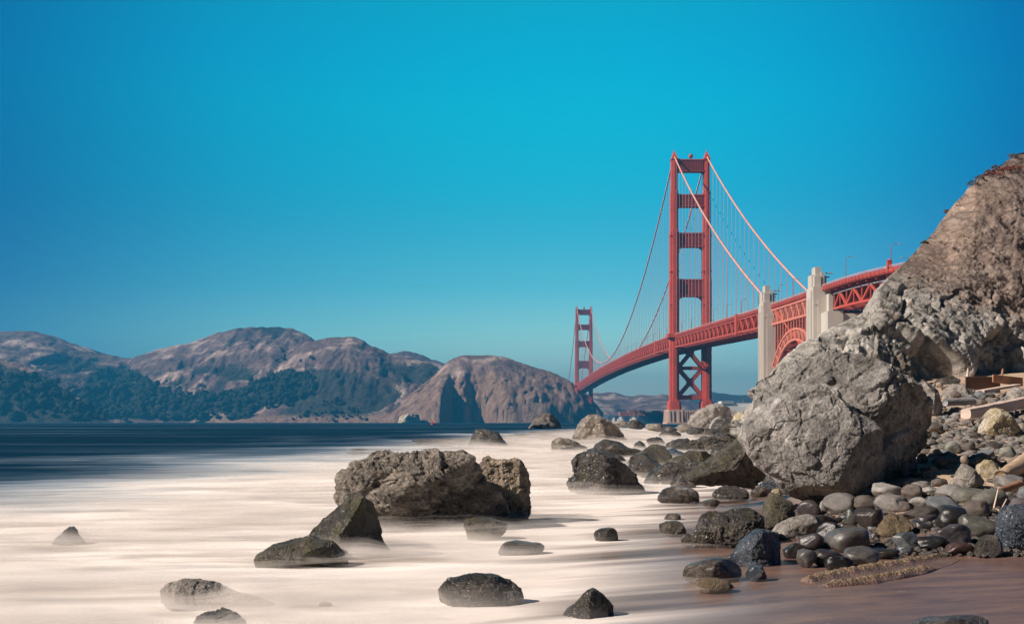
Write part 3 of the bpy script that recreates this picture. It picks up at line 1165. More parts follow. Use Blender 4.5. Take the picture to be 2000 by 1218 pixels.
M.t.links.new(M.b.outputs[0], mx.inputs[2])
M.t.links.new(mx.outputs[0], M.out.inputs['Surface'])
tag(link(bpy.data.objects.new('surf_mist', mesh_np('surf_mist', np.concatenate(V), np.concatenate(Fs), M.m, attrs={'den': np.concatenate(den)}))), kind='stuff')

# ------------------------------------------------------------------ the headlands across the strait
def ip(px, pts):
    pts = np.array(pts, float)
    return np.interp(px, pts[:, 0], pts[:, 1])


def smooth1(a, k):
    ker = np.hanning(2 * k + 3)
    ker /= ker.sum()
    return np.convolve(np.pad(a, k + 1, mode='edge'), ker, 'valid')


HP = np.linspace(-420, 1200, 660)
LAY = [  # silhouette in the photograph, distance of the ridge and of its foot by column
    dict(s=[(-420, 640), (-200, 668), (0, 704), (40, 714), (90, 738), (140, 775), (180, 805), (212, 822), (240, 840), (1200, 1000)], r=[(-420, 2150), (0, 2080), (240, 2000)], b=[(-420, 1950), (240, 1950)], e=0.9),
    dict(s=[(-420, 668), (-200, 655), (-60, 651), (0, 650), (50, 648), (100, 657), (150, 674), (200, 693), (255, 701), (300, 708), (360, 740), (420, 790), (460, 830), (1200, 1000)], r=[(-420, 2900), (255, 3100), (460, 2900)], b=[(-420, 2200), (460, 2350)], e=0.8),
    dict(s=[(-420, 1000), (120, 830), (200, 745), (262, 700), (300, 687), (370, 672), (420, 655), (470, 640), (510, 637), (545, 636), (575, 643), (600, 656), (630, 680), (680, 720), (760, 780), (800, 810), (860, 900), (1200, 1000)], r=[(-420, 3000), (300, 3000), (560, 2950), (800, 2700)], b=[(-420, 2350), (420, 2320), (700, 2240), (1200, 2200)], e=0.8),
    dict(s=[(-420, 1000), (430, 835), (500, 768), (560, 700), (600, 668), (640, 661), (692, 661), (722, 675), (760, 693), (800, 704), (835, 706), (852, 716), (880, 750), (920, 810), (1000, 900), (1200, 1000)], r=[(-420, 2700), (560, 2640), (700, 2620), (900, 2500)], b=[(-420, 2260), (520, 2240), (760, 2180), (900, 2190)], e=0.75),
    dict(s=[(-420, 1000), (640, 840), (740, 702), (770, 691), (790, 688), (812, 692), (840, 701), (870, 710), (900, 712), (960, 730), (1020, 800), (1200, 1000)], r=[(-420, 3400), (1200, 3400)], b=[(-420, 2700), (1200, 2700)], e=0.8),
    dict(s=[(-420, 1000), (690, 842), (728, 812), (760, 797), (800, 772), (840, 744), (866, 716), (884, 703), (900, 698), (925, 697), (950, 696.5), (986, 699), (1000, 705), (1030, 716), (1060, 725), (1090, 735), (1116, 748), (1140, 766), (1160, 786), (1178, 806), (1192, 826), (1230, 880)],
         r=[(-420, 2400), (740, 2330), (880, 2330), (1000, 2330), (1120, 2290), (1200, 2260)],
         b=[(-420, 2150), (730, 2120), (800, 2100), (846, 2080), (862, 2078), (886, 2178), (908, 2160), (922, 2192), (942, 2186), (962, 2140), (990, 2120), (1060, 2130), (1120, 2165), (1200, 2230)], e=0.45),
]
YD = np.concatenate([np.linspace(1890, 2600, 150), np.linspace(2612, 3600, 90)])
PX, YG = np.meshgrid(HP, YD)
XG = (PX - PX0) * YG / F
best = np.full(PX.shape, -40.0)
who = np.zeros(PX.shape, int)
trel = np.zeros(PX.shape)
for k, L in enumerate(LAY):
    sil = smooth1(ip(HP, L['s']), 3)
    R = smooth1(ip(HP, L['r']), 4)
    B = smooth1(ip(HP, L['b']), 2)
    hr = H + (PY0 - sil) * R / F
    t = (YG - B[None]) / (R - B)[None]
    up = np.where(t > 0, np.clip(t, 0, 1) ** L['e'], t * 0.6)
    prof = np.where(t <= 1, up, np.clip(1 - (t - 1) * 0.9, -1, 1))
    # a spur keeps to its own distance: heights over the ridge line shrink with nearness, so the silhouette stays
    hgt = np.where(hr[None] > 0, hr[None] * prof, -40)
    m = hgt > best
    best = np.where(m, hgt, best)
    who = np.where(m, k, who)
    trel = np.where(m, np.clip(t, 0, 1), trel)
Q = np.stack([XG.ravel(), YG.ravel(), best.ravel()], 1)
hh = Q[:, 2]
# gullies run down the slopes; deep on the cliffs of the near headland
gl = ridged(np.stack([Q[:, 0] * 0.0075 + 0.3 * fbm(Q * 0.004, 2), Q[:, 1] * 0.0028, hh * 0.002], 1), 4)
g2 = ridged(np.stack([Q[:, 0] * 0.028, Q[:, 1] * 0.0055, hh * 0.004 + 5], 1), 4)
g3 = fbm(Q * 0.02, 4)
isl = (who.ravel() == 5)
am = np.clip(hh / 60.0, 0, 1)
tr_ = trel.ravel() ** 2
t6 = np.clip(hh / 125.0, 0, 1)
dz = (1 - np.clip(gl, -0.5, 1.2)) * -25.0 * am * np.clip(1.25 - tr_, 0.12, 1) + (1 - np.clip(g2, -0.6, 1.2)) * -12.0 * am * np.clip(1.25 - tr_, 0.2, 1) + g3 * 3.0 * am
dz = np.where(isl, dz * (0.35 + 0.5 * (1 - t6)), dz)
ridge_soft = np.clip((1 - np.clip(gl, -0.5, 1.2)), 0, 1.5)
Q[:, 2] = np.where(hh > 0.5, np.maximum(hh + dz * 0.75 + 4 * am, 0.4), hh)
# crags push out and in on the cliffs
fv, fe = facets(np.stack([Q[:, 0] * 0.028, Q[:, 1] * 0.02, Q[:, 2] * 0.022], 1))
Q[:, 1] += np.where(isl, (fv * 12 + 6 * fbm(Q * 0.03, 4) + 12 * facets(Q * np.array([0.07, 0.05, 0.05]))[0]) * np.clip(1.1 - t6, 0.15, 1), 0) * am
WOODS = [[(-420, 690), (0, 708), (110, 752), (205, 818), (205, 830), (-420, 830)], [(160, 800), (170, 740), (210, 712), (255, 714), (300, 748), (350, 775), (400, 785), (400, 815), (220, 818)], [(330, 800), (350, 772), (420, 772), (470, 765), (500, 740), (560, 728), (600, 738), (618, 760), (560, 780), (500, 800), (480, 812), (340, 815)], [(600, 720), (760, 716), (860, 720), (740, 800), (690, 815), (560, 810), (600, 770)]]
PYV = PY0 - F * (Q[:, 2] - H) / Q[:, 1]
PXV = PX.ravel() + 14 * fbm(Q * 0.012, 3)
PYW = PYV + 10 * fbm(Q * 0.012 + 9, 3)


def inside_np(x, y, poly):
    c = np.zeros(len(x), bool)
    for i in range(len(poly)):
        (x1, y1), (x2, y2) = poly[i], poly[i - 1]
        if y1 != y2:
            c ^= ((y1 > y) != (y2 > y)) & (x < (x2 - x1) * (y - y1) / (y2 - y1) + x1)
    return c


wood = sum(inside_np(PXV, PYW, p_).astype(float) * a_ for p_, a_ in zip(WOODS, (1.2, 0.7, 0.7, 0.33)))
scrub = 0.9 * np.clip(wood, 0, 1) + np.clip(0.40 + 0.30 * wood + 0.22 * sstep(330, 180, PX.ravel()) + 0.75 * (ridge_soft - 0.55) + 0.55 * fbm(Q * 0.006 + 3, 4) - (Q[:, 2] - 130) * 0.0016, 0, 1)  # scrub cover; the extra on the left paints lens vignetting onto those hills
rockm = np.where(isl, np.clip(1.15 - t6 * 0.75 + 0.25 * g3, 0, 1), np.clip(1.0 - hh / 34.0, 0, 1) * (PX.ravel() > 380))
M = Mat('headland')
v = M.coords('Object', rnd=False)
n1 = M.noise(v, 0.012, 7, 0.65, 0.5)
n2 = M.noise(v, 0.07, 7, 0.68, 0.3)
sc_a, rk = M.attr('scrub'), M.attr('rocky')
grass = M.ramp(n1, [(0.36, (0.10, 0.064, 0.062)), (0.52, (0.20, 0.135, 0.122)), (0.66, (0.60, 0.46, 0.385))])
shrub = M.ramp(n2, [(0.3, (0.022, 0.028, 0.026)), (0.7, (0.070, 0.064, 0.052))])
c = M.mix(M.mapr(M.math('ADD', sc_a, M.math('MULTIPLY', M.math('SUBTRACT', n2, 0.5), 1.1)), 0.34, 0.56), grass, shrub)
stone = M.ramp(M.noise(M.coords('Object', scale=(1, 1, 0.35), rnd=False), 0.03, 8, 0.7, 0.6), [(0.3, (0.13, 0.085, 0.070)), (0.5, (0.26, 0.165, 0.125)), (0.7, (0.38, 0.27, 0.20))])
c = M.mix(M.mapr(rk, 0.45, 0.75), c, stone)
c = M.mix(0.5, c, M.ramp(n2, [(0.3, 0.6), (0.7, 1.35)]), 'MULTIPLY')
M_HILL = M.p(color=c, rough=0.95, spec=0.1, normal=M.bump(M.math('ADD', n2, n1), 1.0, 10.0))
fa = grid_faces(len(HP), len(YD))
keep = Q[:, 2][fa].max(1) > -8
tag(link(bpy.data.objects.new('hills', mesh_np('hills', Q, fa[keep], M_HILL, attrs={'scrub': scrub, 'rocky': rockm}))), kind='structure')  # scrub also holds the lens vignetting painted onto the left hills
HZ = Q[:, 2].reshape(PX.shape)


def hill_at(px, Y):
    i = np.clip(np.searchsorted(HP, px), 0, len(HP) - 1)
    j = np.clip(np.searchsorted(YD, Y), 0, len(YD) - 1)
    return HZ[j, i]


# the low hills far inside the bay
def far_hill(name, sil, R, B, mat, x0, x1, seed, sc_amt):
    hp = np.linspace(x0, x1, 260)
    yd = np.linspace(B - 120, R + 700, 70)
    A, Yg = np.meshgrid(hp, yd)
    s_ = smooth1(ip(hp, sil), 2)
    hr = H + (PY0 - s_) * R / F
    t = (Yg - B) / (R - B)
    prof = np.where(t <= 1, np.where(t > 0, np.clip(t, 0, 1) ** 0.8, t), np.clip(1 - (t - 1) * 0.7, -1, 1))
    q = np.stack([((A - PX0) * Yg / F).ravel(), Yg.ravel(), (hr[None] * prof).ravel()], 1)
    r_ = ridged(np.stack([q[:, 0] * 0.005, q[:, 1] * 0.0025, q[:, 2] * 0 + seed], 1), 4)
    a = np.clip(q[:, 2] / 30, 0, 1)
    q[:, 2] -= (1 - np.clip(r_, -0.5, 1.1)) * 16 * a - 4 * a
    scr = np.clip(sc_amt + 0.5 * (1 - r_) + 0.7 * fbm(q * 0.004 + seed, 4), 0, 1)
    return tag(link(bpy.data.objects.new(name, mesh_np(name, q, grid_faces(260, 70), mat, attrs={'scrub': scr, 'rocky': np.zeros(len(q))}))), kind='structure')


far_hill('hills', [(1080, 790), (1140, 774), (1165, 768), (1200, 769), (1222, 776), (1238, 777), (1252, 772), (1275, 771), (1310, 773), (1345, 780), (1370, 795), (1420, 830), (1500, 860)], 3700, 3100, M_HILL, 1060, 1500, 2.0, -0.35)
M = Mat('wooded_hill')
v = M.coords('Object', rnd=False)
n2 = M.noise(v, 0.05, 7, 0.7)
M_WOOD = M.p(color=M.ramp(n2, [(0.3, (0.035, 0.045, 0.040)), (0.7, (0.09, 0.095, 0.075))]), rough=1.0, spec=0.05, normal=M.bump(n2, 1.0, 12.0))
far_hill('hills', [(1280, 830), (1320, 792), (1345, 772), (1375, 769), (1388, 765), (1405, 768), (1425, 771), (1445, 774), (1462, 773), (1490, 773), (1600, 776), (1900, 790), (2100, 830)], 4300, 3800, M_WOOD, 1270, 2100, 6.0, 0.9)

# ------------------------------------------------------------------ stone materials
M_CLIFF_ROCK = None
M_BOULDER = rock_mat('boulder_stone', (0.115, 0.106, 0.098), (0.285, 0.268, 0.248), (0.52, 0.492, 0.458), 1.1, (0.62, 0.9), 1.0, wet=0.45, strata=(1, 1, 0.6), rot=(0, math.radians(25), 0))
M_SEAROCK = rock_mat('sea_worn_stone', (0.11, 0.092, 0.076), (0.29, 0.248, 0.205), (0.58, 0.51, 0.43), 2.2, (0.24, 0.55), 1.0, wet=0.42, strata=(1, 1, 1.6), coat=0.12)
M_TANROCK = rock_mat('tan_crusted_stone', (0.15, 0.118, 0.09), (0.38, 0.30, 0.22), (0.62, 0.50, 0.37), 2.6, (0.45, 0.8), 1.0, wet=0.35)
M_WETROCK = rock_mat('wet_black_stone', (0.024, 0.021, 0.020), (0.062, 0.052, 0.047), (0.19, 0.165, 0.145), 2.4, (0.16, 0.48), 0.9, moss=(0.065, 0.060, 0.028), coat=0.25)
M_MOSSROCK = rock_mat('weedy_stone', (0.040, 0.034, 0.028), (0.10, 0.088, 0.068), (0.21, 0.185, 0.14), 2.0, (0.22, 0.6), 1.0, moss=(0.125, 0.118, 0.045), strata=(1.6, 1, 0.6), rot=(0, math.radians(30), 0), coat=0.1)
M_SLATE = rock_mat('blue_slate', (0.022, 0.030, 0.042), (0.050, 0.065, 0.088), (0.12, 0.14, 0.17), 2.4, (0.16, 0.42), 0.8, coat=0.3)
M_GREY = rock_mat('grey_stone', (0.17, 0.152, 0.135), (0.29, 0.262, 0.235), (0.42, 0.385, 0.345), 1.6, (0.6, 0.9), 0.8)
M_BARN = rock_mat('barnacled_stone', (0.10, 0.070, 0.045), (0.26, 0.19, 0.11), (0.42, 0.31, 0.19), 3.0, (0.55, 0.9), 1.0, speck=((0.55, 0.42, 0.28), 0.40))
M_PALE = rock_mat('pale_crusted_stone', (0.26, 0.22, 0.15), (0.46, 0.40, 0.29), (0.62, 0.56, 0.46), 2.2, (0.7, 0.9), 0.8, moss=(0.36, 0.29, 0.12))
M_GUANO = rock_mat('whitened_stone', (0.06, 0.048, 0.042), (0.13, 0.105, 0.09), (0.24, 0.20, 0.17), 0.9, (0.5, 0.8), 0.9, speck=((0.62, 0.57, 0.52), 0.5))
M_COB = rock_mat('cobble_stone', (0.62, 0.60, 0.58), (0.86, 0.84, 0.81), (1.12, 1.1, 1.06), 2.6, (0.55, 0.85), 0.35, tint=True, bdist=0.02)
M_COBWET = rock_mat('wet_cobble_stone', (0.62, 0.60, 0.58), (0.86, 0.84, 0.81), (1.15, 1.12, 1.08), 3.4, (0.18, 0.45), 0.25, tint=True, bdist=0.015, coat=0.2)

# cliff: grey fractured rock below, brown crumbling earth above
M = Mat('cliff_face')
v = M.coords('Object', rnd=False)
vs_ = M.coords('Object', scale=(1.0, 1.0, 0.42), rot=(0, math.radians(-20), 0), rnd=False)
n1 = M.noise(vs_, 0.42, 7, 0.66, 0.8)
n2 = M.noise(v, 2.6, 8, 0.7, 0.1)
n3 = M.noise(v, 13.0, 6, 0.72)
rockc = M.ramp(n1, [(0.30, (0.26, 0.245, 0.222)), (0.47, (0.43, 0.41, 0.375)), (0.66, (0.62, 0.59, 0.545))])
rust = M.mapr(M.noise(v, 0.5, 6, 0.65, 0.5), 0.55, 0.66)
rockc = M.mix(M.math('MULTIPLY', rust, 0.55), rockc, (0.27, 0.19, 0.13))
earth = M.ramp(M.noise(v, 0.9, 8, 0.72, 0.4), [(0.30, (0.16, 0.120, 0.104)), (0.5, (0.285, 0.222, 0.192)), (0.70, (0.48, 0.395, 0.335))])
earth = M.mix(1.0, earth, M.ramp(M.noise(v, 0.2, 5, 0.6), [(0.34, (0.66, 0.64, 0.62)), (0.5, (1.0, 1.0, 1.0)), (0.66, (1.32, 1.26, 1.18))]), 'MULTIPLY')
crack = M.mapr(M.voro(M.vmath('ADD', vs_, M.vmath('SCALE', M.comb(n2, n3, n1), None, 0.7)), 0.75, 'DISTANCE_TO_EDGE'), 0.0, 0.035)
dirt = M.mapr(M.math('ADD', M.attr('dirt'), M.math('MULTIPLY', M.math('ADD', M.math('SUBTRACT', n2, 0.5), M.math('MULTIPLY', M.math('SUBTRACT', n1, 0.5), 1.6)), 0.8)), 0.25, 0.75)
rockc = M.mix(0.40, rockc, M.ramp(crack, [(0, 0.3), (0.8, 1.04)]), 'MULTIPLY')
c = M.mix(dirt, rockc, earth)
c = M.mix(0.7, c, M.ramp(n2, [(0.3, 0.5), (0.52, 1.0), (0.72, 1.45)]), 'MULTIPLY')
c = M.mix(0.6, c, M.ramp(n3, [(0.34, 0.45), (0.66, 1.55)]), 'MULTIPLY')
wspk = M.math('MULTIPLY', M.mapr(M.noise(v, 3.1, 4, 0.6), 0.66, 0.72), M.mapr(M.noise(v, 0.35, 3), 0.52, 0.6))
c = M.mix(M.math('MULTIPLY', wspk, 0.8), c, (0.66, 0.62, 0.56))
h = M.math('ADD', M.math('ADD', n2, M.math('MULTIPLY', n3, 0.45)), M.math('MULTIPLY', crack, 0.3))
M_CLIFF = M.p(color=c, rough=0.88, spec=0.25, normal=M.bump(h, 0.8, 0.26))

SIL = [(1470, 830), (1478, 780), (1486, 755), (1500, 738), (1530, 706), (1548, 690), (1575, 672), (1597, 657), (1625, 645), (1650, 632), (1680, 618), (1698, 606), (1708, 588), (1716, 566), (1732, 550), (1760, 520), (1775, 505), (1800, 478), (1828, 448), (1845, 425), (1870, 392), (1905, 352), (1935, 332), (1960, 318), (1985, 300), (2000, 295), (2080, 250), (2200, 205), (2400, 160), (2700, 140)]
nu, nv = 640, 400
cpx = np.concatenate([np.full(14, 1472.0), np.linspace(1472, 2650, nu - 14)])
back = np.concatenate([np.linspace(14, 1, 14) ** 1.3, np.zeros(nu - 14)])
sil = ip(cpx, SIL)
bas = ip(cpx, [(1380, 880), (1440, 846), (1600, 832), (1700, 805), (1780, 765), (1850, 748), (1900, 742), (2000, 735), (2400, 715), (2700, 700)])
Yb = ip(cpx, [(1380, 33), (1440, 33.5), (1700, 37), (1800, 41), (1900, 44.5), (2000, 46.5), (2400, 51), (2700, 55)])
Yt = ip(cpx, [(1380, 35), (1440, 36.5), (1550, 40), (1700, 45), (1760, 50), (1850, 56), (2000, 62), (2400, 76), (2700, 82)])
tt = np.concatenate([np.linspace(-0.22, 1.0, nv - 30), 1 + np.linspace(0.02, 1.0, 30)])
V = np.zeros((nv, nu, 3))
dirt = np.zeros((nv, nu))
for j, t in enumerate(tt):
    tc_ = min(t, 1.0)
    py = bas + (sil - bas) * tc_
    Yq = Yb + (Yt - Yb) * (np.sign(tc_) * abs(tc_) ** 1.55 if tc_ > 0 else 0.2 * tc_)
    Yq = Yq + back
    X_ = (cpx - PX0) * Yq / F - 0.02 * back
    Z_ = H - (py - PY0) * Yq / F
    if t > 1:
        e = t - 1
        Yq = Yq + 30 * e
        X_ = X_ + 6 * e
        Z_ = Z_ - 3.0 * e - 16 * e * e
    V[j, :, 0], V[j, :, 1], V[j, :, 2] = X_, Yq, Z_
    line = ip(cpx, [(1690, 560), (1720, 545), (1760, 545), (1800, 570), (1850, 590), (1900, 612), (2000, 625), (2700, 560)])
    dirt[j] = sstep(85, -85, py - line) * sstep(1690, 1740, cpx)
V = V.reshape(-1, 3)
dirt = dirt.ravel()
fa = grid_faces(nu, nv)
N = normals(V, fa)
N = np.where(N[:, 1:2] > 0, -N, N) if np.mean(N[:, 1]) > 0 else N
ca, sa_ = math.cos(math.radians(20)), math.sin(math.radians(20))
U = np.stack([V[:, 0] * ca - V[:, 2] * sa_, V[:, 1], (V[:, 0] * sa_ + V[:, 2] * ca) * 0.40], 1)
wv = 0.5 * np.stack([fbm(V * 0.35, 3), fbm(V * 0.35 + 7, 3), fbm(V * 0.35 + 13, 3)], 1)
f1, e1 = facets(U * 0.21 + wv * 0.12 + 5.3)
f2, e2 = facets(U * 0.70 + wv * 0.3)
f3, e3 = facets(U * 1.9 + wv * 0.4)
hard = 1 - 0.90 * dirt
disp = 1.15 * f1 * hard + 0.34 * f2 * hard + 0.07 * f3 * (0.35 + 0.65 * hard) + 0.16 * fbm(V * 0.8, 5) + 0.09 * ridged(U * 2.2, 5, 0.6) * hard
disp += 0.035 * fbm(V * 4.5, 4, 0.65)
disp -= 0.45 * np.exp(-(e1 / 0.022) ** 2) * hard + 0.20 * np.exp(-(e2 / 0.028) ** 2) * hard
disp = 0.9 * np.tanh(disp / 0.9)
disp += dirt * (0.10 * fbm(V * 0.7, 4, 0.55) + 0.10 * np.clip(fbm(V * 3.6, 3), 0, 1) ** 1.5 - 0.1)
tg = np.repeat(tt, nu)
disp *= np.where(tg > 1, 0.4, 1 - 0.72 * sstep(0.70, 0.97, tg))
V = V + N * disp[:, None]
# the fall of the crest above the beach: a deep cleft left of the centre of the face
tag(link(bpy.data.objects.new('cliff', mesh_np('cliff', V, fa, M_CLIFF, smooth=True, attrs={'dirt': dirt}))), kind='structure')
CLIFF = V.reshape(nv, nu, 3)
nv_cl, nu_cl, CL_DIRT, CL_T = nv, nu, dirt, tt

# ------------------------------------------------------------------ boulders and rocks
ICO = {}


def ico(level):
    if level not in ICO:
        bm = bmesh.new()
        bmesh.ops.create_icosphere(bm, subdivisions=level, radius=1.0)
        bm.verts.ensure_lookup_table()
        ICO[level] = (np.array([v.co[:] for v in bm.verts]), np.array([[v.index for v in f.verts] for f in bm.faces]))
        bm.free()
    return ICO[level]


def outline_radius(poly, c):
    p = np.array(poly, float) - c
    q = np.roll(p, -1, 0)
    k = np.linspace(0, 1, 40, endpoint=False)[:, None, None]
    d = (p[None] * (1 - k) + q[None] * k).reshape(-1, 2)
    th, r = np.arctan2(d[:, 1], d[:, 0]), np.hypot(d[:, 0], d[:, 1])
    o = np.argsort(th)
    th, r = th[o], r[o]
    return np.concatenate([th - 2 * math.pi, th, th + 2 * math.pi]), np.concatenate([r, r, r])


def stone(name, poly, mat, label=None, cat='rock', group=None, Y=None, base=None, depth=0.75, level=5, seed=0, cuts=(), rough=1.0, facet=1.0, chips=5, power=2.4, step=None, col=None, ridge=0.0, grain=1.0):
    """a rock whose outline in the picture is poly (pixels of the photograph), with its own distance, thickness and relief"""
    poly = np.array(poly, float)
    pxc, pyb = (poly[:, 0].min() + poly[:, 0].max()) / 2, base or poly[:, 1].max()
    wpx = poly[:, 0].max() - poly[:, 0].min()
    if Y is None:
        gx, Y, gz = ground_hit(pxc, pyb)
    half = wpx * Y / F / 2
    Yc = Y + half * depth * 0.8
    w3 = np.stack([(poly[:, 0] - PX0) * Yc / F, H - (poly[:, 1] - PY0) * Yc / F], 1)
    c = np.array([(w3[:, 0].min() + w3[:, 0].max()) / 2, w3[:, 1].min() * 0.55 + w3[:, 1].max() * 0.45])
    th, r = outline_radius(w3, c)
    S, Fc = ico(level)
    rho = np.hypot(S[:, 0], S[:, 2])
    k = (rho ** power + np.abs(S[:, 1]) ** power + 1e-9) ** (-1.0 / power)
    ang = np.arctan2(S[:, 2], S[:, 0])
    R = np.interp(ang, th, r)
    size = max(half, (w3[:, 1].max() - w3[:, 1].min()) / 2)
    dep = half * depth
    V = np.stack([rho * k * R * np.cos(ang), S[:, 1] * k * dep, rho * k * R * np.sin(ang)], 1)
    rs = np.random.RandomState(seed + 11)
    cl = [(np.array(n_, float), d_) for n_, d_ in cuts]
    for _ in range(chips):
        n_ = rs.normal(size=3)
        n_[1] = -abs(n_[1])
        cl.append((n_, rs.uniform(0.62, 0.90)))
    for n_, d_ in cl:
        n_ = n_ / np.linalg.norm(n_)
        s_ = V @ n_
        lim = d_ * s_.max()
        V = V - np.clip(s_ - lim, 0, None)[:, None] * n_[None] * 0.96
    for d_, (lo, hi) in ((0, (w3[:, 0].min() - c[0], w3[:, 0].max() - c[0])), (2, (w3[:, 1].min() - c[1], w3[:, 1].max() - c[1]))):
        a_, b_ = V[:, d_].min(), V[:, d_].max()
        V[:, d_] = lo + (V[:, d_] - a_) * (hi - lo) / (b_ - a_)
    off = rs.uniform(-50, 50, 3)
    if step is not None:
        V = step(V, half)
    N = normals(V, Fc)
    Q = V / size + off
    wq = 0.25 * np.stack([fbm(Q * 1.3, 2), fbm(Q * 1.3 + 5, 2), fbm(Q * 1.3 + 9, 2)], 1)
    fa1, ea = facets(Q * 1.3 + wq)
    fa2, eb = facets(Q * 3.0 + wq * 0.8)
    disp = facet * (0.060 * fa1 + 0.030 * fa2) + rough * (0.024 * fbm(Q * 2.6, 5, 0.55) + 0.013 * ridged(Q * 7.0, 4, 0.6) * (0.4 + 0.6 * np.clip(fbm(Q * 1.1 + 3, 2) + 0.5, 0, 1)))
    if level >= 5:
        fa3, ec = facets(Q * 7.5 + wq * 1.2)
        disp += facet * 0.015 * fa3
        disp += rough * 0.006 * fbm(Q * 22.0, 3, 0.6)
        disp -= facet * (0.022 * np.exp(-(ea / 0.03) ** 2) + 0.010 * np.exp(-(eb / 0.03) ** 2))
    if ridge:
        disp += ridge * 0.05 * ridged(Q * np.array([5.0, 5.0, 1.6]), 4, 0.6)
    V = V + N * (disp * size)[:, None]
    o = link(bpy.data.objects.new(name, mesh_np(name, V, Fc, mat, smooth=level < 6)))
    o.location = (c[0], Yc, c[1])
    if col:
        o.color = (*col, 1)
    if label:
        tag(o, label, cat, group)
    return o


def oval(x0, x1, y0, y1, seed=0, style='round', n=18):
    """an outline for a smaller stone filling a box of the photograph"""
    rs = np.random.RandomState(seed + 100)
    cx, cy, a, b = (x0 + x1) / 2, (y0 + y1) / 2, (x1 - x0) / 2, (y1 - y0) / 2
    out = []
    ph = rs.uniform(0, 6.28, 4)
    for i in range(n):
        t = 2 * math.pi * i / n
        r = 1 + {'round': 0.03, 'lump': 0.07, 'sharp': 0.10}[style] * (math.sin(2 * t + ph[0]) + 0.8 * math.sin(3 * t + ph[1]) + 0.6 * math.sin(5 * t + ph[2]))
        q = {'round': 2.3, 'lump': 2.3, 'sharp': 1.7}[style]
        k = (abs(math.cos(t)) ** q + abs(math.sin(t)) ** q) ** (-1 / q)
        out.append((cx + a * k * r * math.cos(t), cy - b * k * r * math.sin(t)))
    p = np.array(out)
    for d_, (u0, u1) in enumerate(((x0, x1), (y0, y1))):
        p[:, d_] = u0 + (p[:, d_] - p[:, d_].min()) * (u1 - u0) / (p[:, d_].max() - p[:, d_].min())
    return p


# the great boulder at the foot of the cliff: the main block, and the rounded block split off along the fracture in front of it
big = stone('boulder', [(1474, 812), (1474, 764), (1480, 742), (1497, 728), (1530, 703), (1562, 691), (1620, 694), (1694, 708), (1744, 730), (1792, 758), (1816, 790), (1826, 836), (1824, 890), (1810, 924), (1774, 950), (1720, 964), (1640, 966), (1540, 930), (1490, 880)], M_BOULDER,
            'huge split grey boulder leaning on the beach at the foot of the cliff', 'boulder', Y=20.1, depth=0.62, level=7, seed=33, chips=2, power=2.8, facet=1.2, rough=1.1,
            cuts=[((0.62, -0.72, -0.30), 0.52), ((-0.35, -0.55, 0.76), 0.74), ((-0.6, -0.75, 0.1), 0.74)])
frag = stone('split_block', [(1446, 848), (1450, 826), (1464, 806), (1490, 783), (1520, 764), (1552, 750), (1590, 752), (1640, 788), (1690, 826), (1720, 858), (1726, 890), (1714, 930), (1692, 960), (1640, 978), (1600, 985), (1560, 976), (1530, 950), (1496, 916), (1464, 882)], M_BOULDER,
             Y=19.2, depth=0.80, level=7, seed=3, chips=2, power=2.5, facet=0.8, rough=0.8, cuts=[((0.66, -0.68, -0.32), 0.66), ((-0.62, -0.72, -0.32), 0.88), ((0.1, -0.55, -0.85), 0.82), ((-0.1, -0.8, 0.6), 0.84)])
frag.parent = big
frag.location = frag.location - big.location

R = stone
R('sea_rock', [(664, 968), (668, 932), (690, 903), (735, 888), (800, 887), (845, 883), (890, 888), (912, 896), (922, 914), (936, 940), (960, 962), (982, 992), (990, 1024), (964, 1052), (730, 1052), (702, 1012), (680, 990)], M_SEAROCK,
  'largest rock standing in the surf, broad and craggy with a dark front face', base=1040, depth=0.62, level=7, seed=5, chips=1, power=3.0, rough=2.0, facet=1.0, cuts=[((0.62, -0.76, -0.18), 0.38), ((-0.35, -0.90, 0.15), 0.80), ((0.05, -0.60, 0.75), 0.78)])
R('sea_rock', [(938, 912), (948, 896), (975, 898), (1005, 897), (1030, 914), (1037, 945), (1032, 965), (1039, 990), (1026, 1018), (1000, 1030), (950, 1020), (935, 960)], M_TANROCK,
  'lumpy tan topped rock joined to the right end of the largest surf rock', base=1022, depth=0.8, level=6, seed=6, chips=2, rough=1.7, facet=1.2, cuts=[((0.55, -0.8, -0.1), 0.8)])
R('sea_rock', [(578, 1070), (600, 1038), (622, 1012), (654, 984), (668, 967), (690, 971), (712, 985), (717, 1020), (728, 1056), (746, 1082), (764, 1104), (740, 1118), (600, 1118)], M_MOSSROCK,
  'leaning wedge rock with a lit mossy left slope and black right face', base=1092, depth=0.7, level=6, seed=8, chips=1, facet=0.55, rough=0.9, power=2.2, cuts=[((0.80, -0.58, 0.05), 0.34), ((-0.62, -0.45, 0.62), 0.60)])
R('sea_rock', [(494, 1112), (512, 1080), (545, 1063), (600, 1050), (640, 1060), (668, 1080), (680, 1112), (600, 1124), (510, 1124)], M_MOSSROCK,
  'low humped rock at the left foot of the leaning wedge rock', base=1108, depth=0.55, level=6, seed=9, chips=2, facet=0.6, cuts=[((0.5, -0.8, -0.2), 0.62)])
R('sea_rock', oval(905, 992, 1010, 1062, 3, 'lump'), M_MOSSROCK, 'small round weedy rock in front of the largest surf rock', base=1056, depth=0.8, level=5, seed=12, facet=0.5)
R('sea_rock', oval(972, 1064, 1055, 1096, 4, 'lump'), M_WETROCK, 'smooth dark domed rock alone in the wash, midway below the largest surf rock', base=1084, depth=0.7, level=5, seed=13, facet=0.35, rough=0.5)
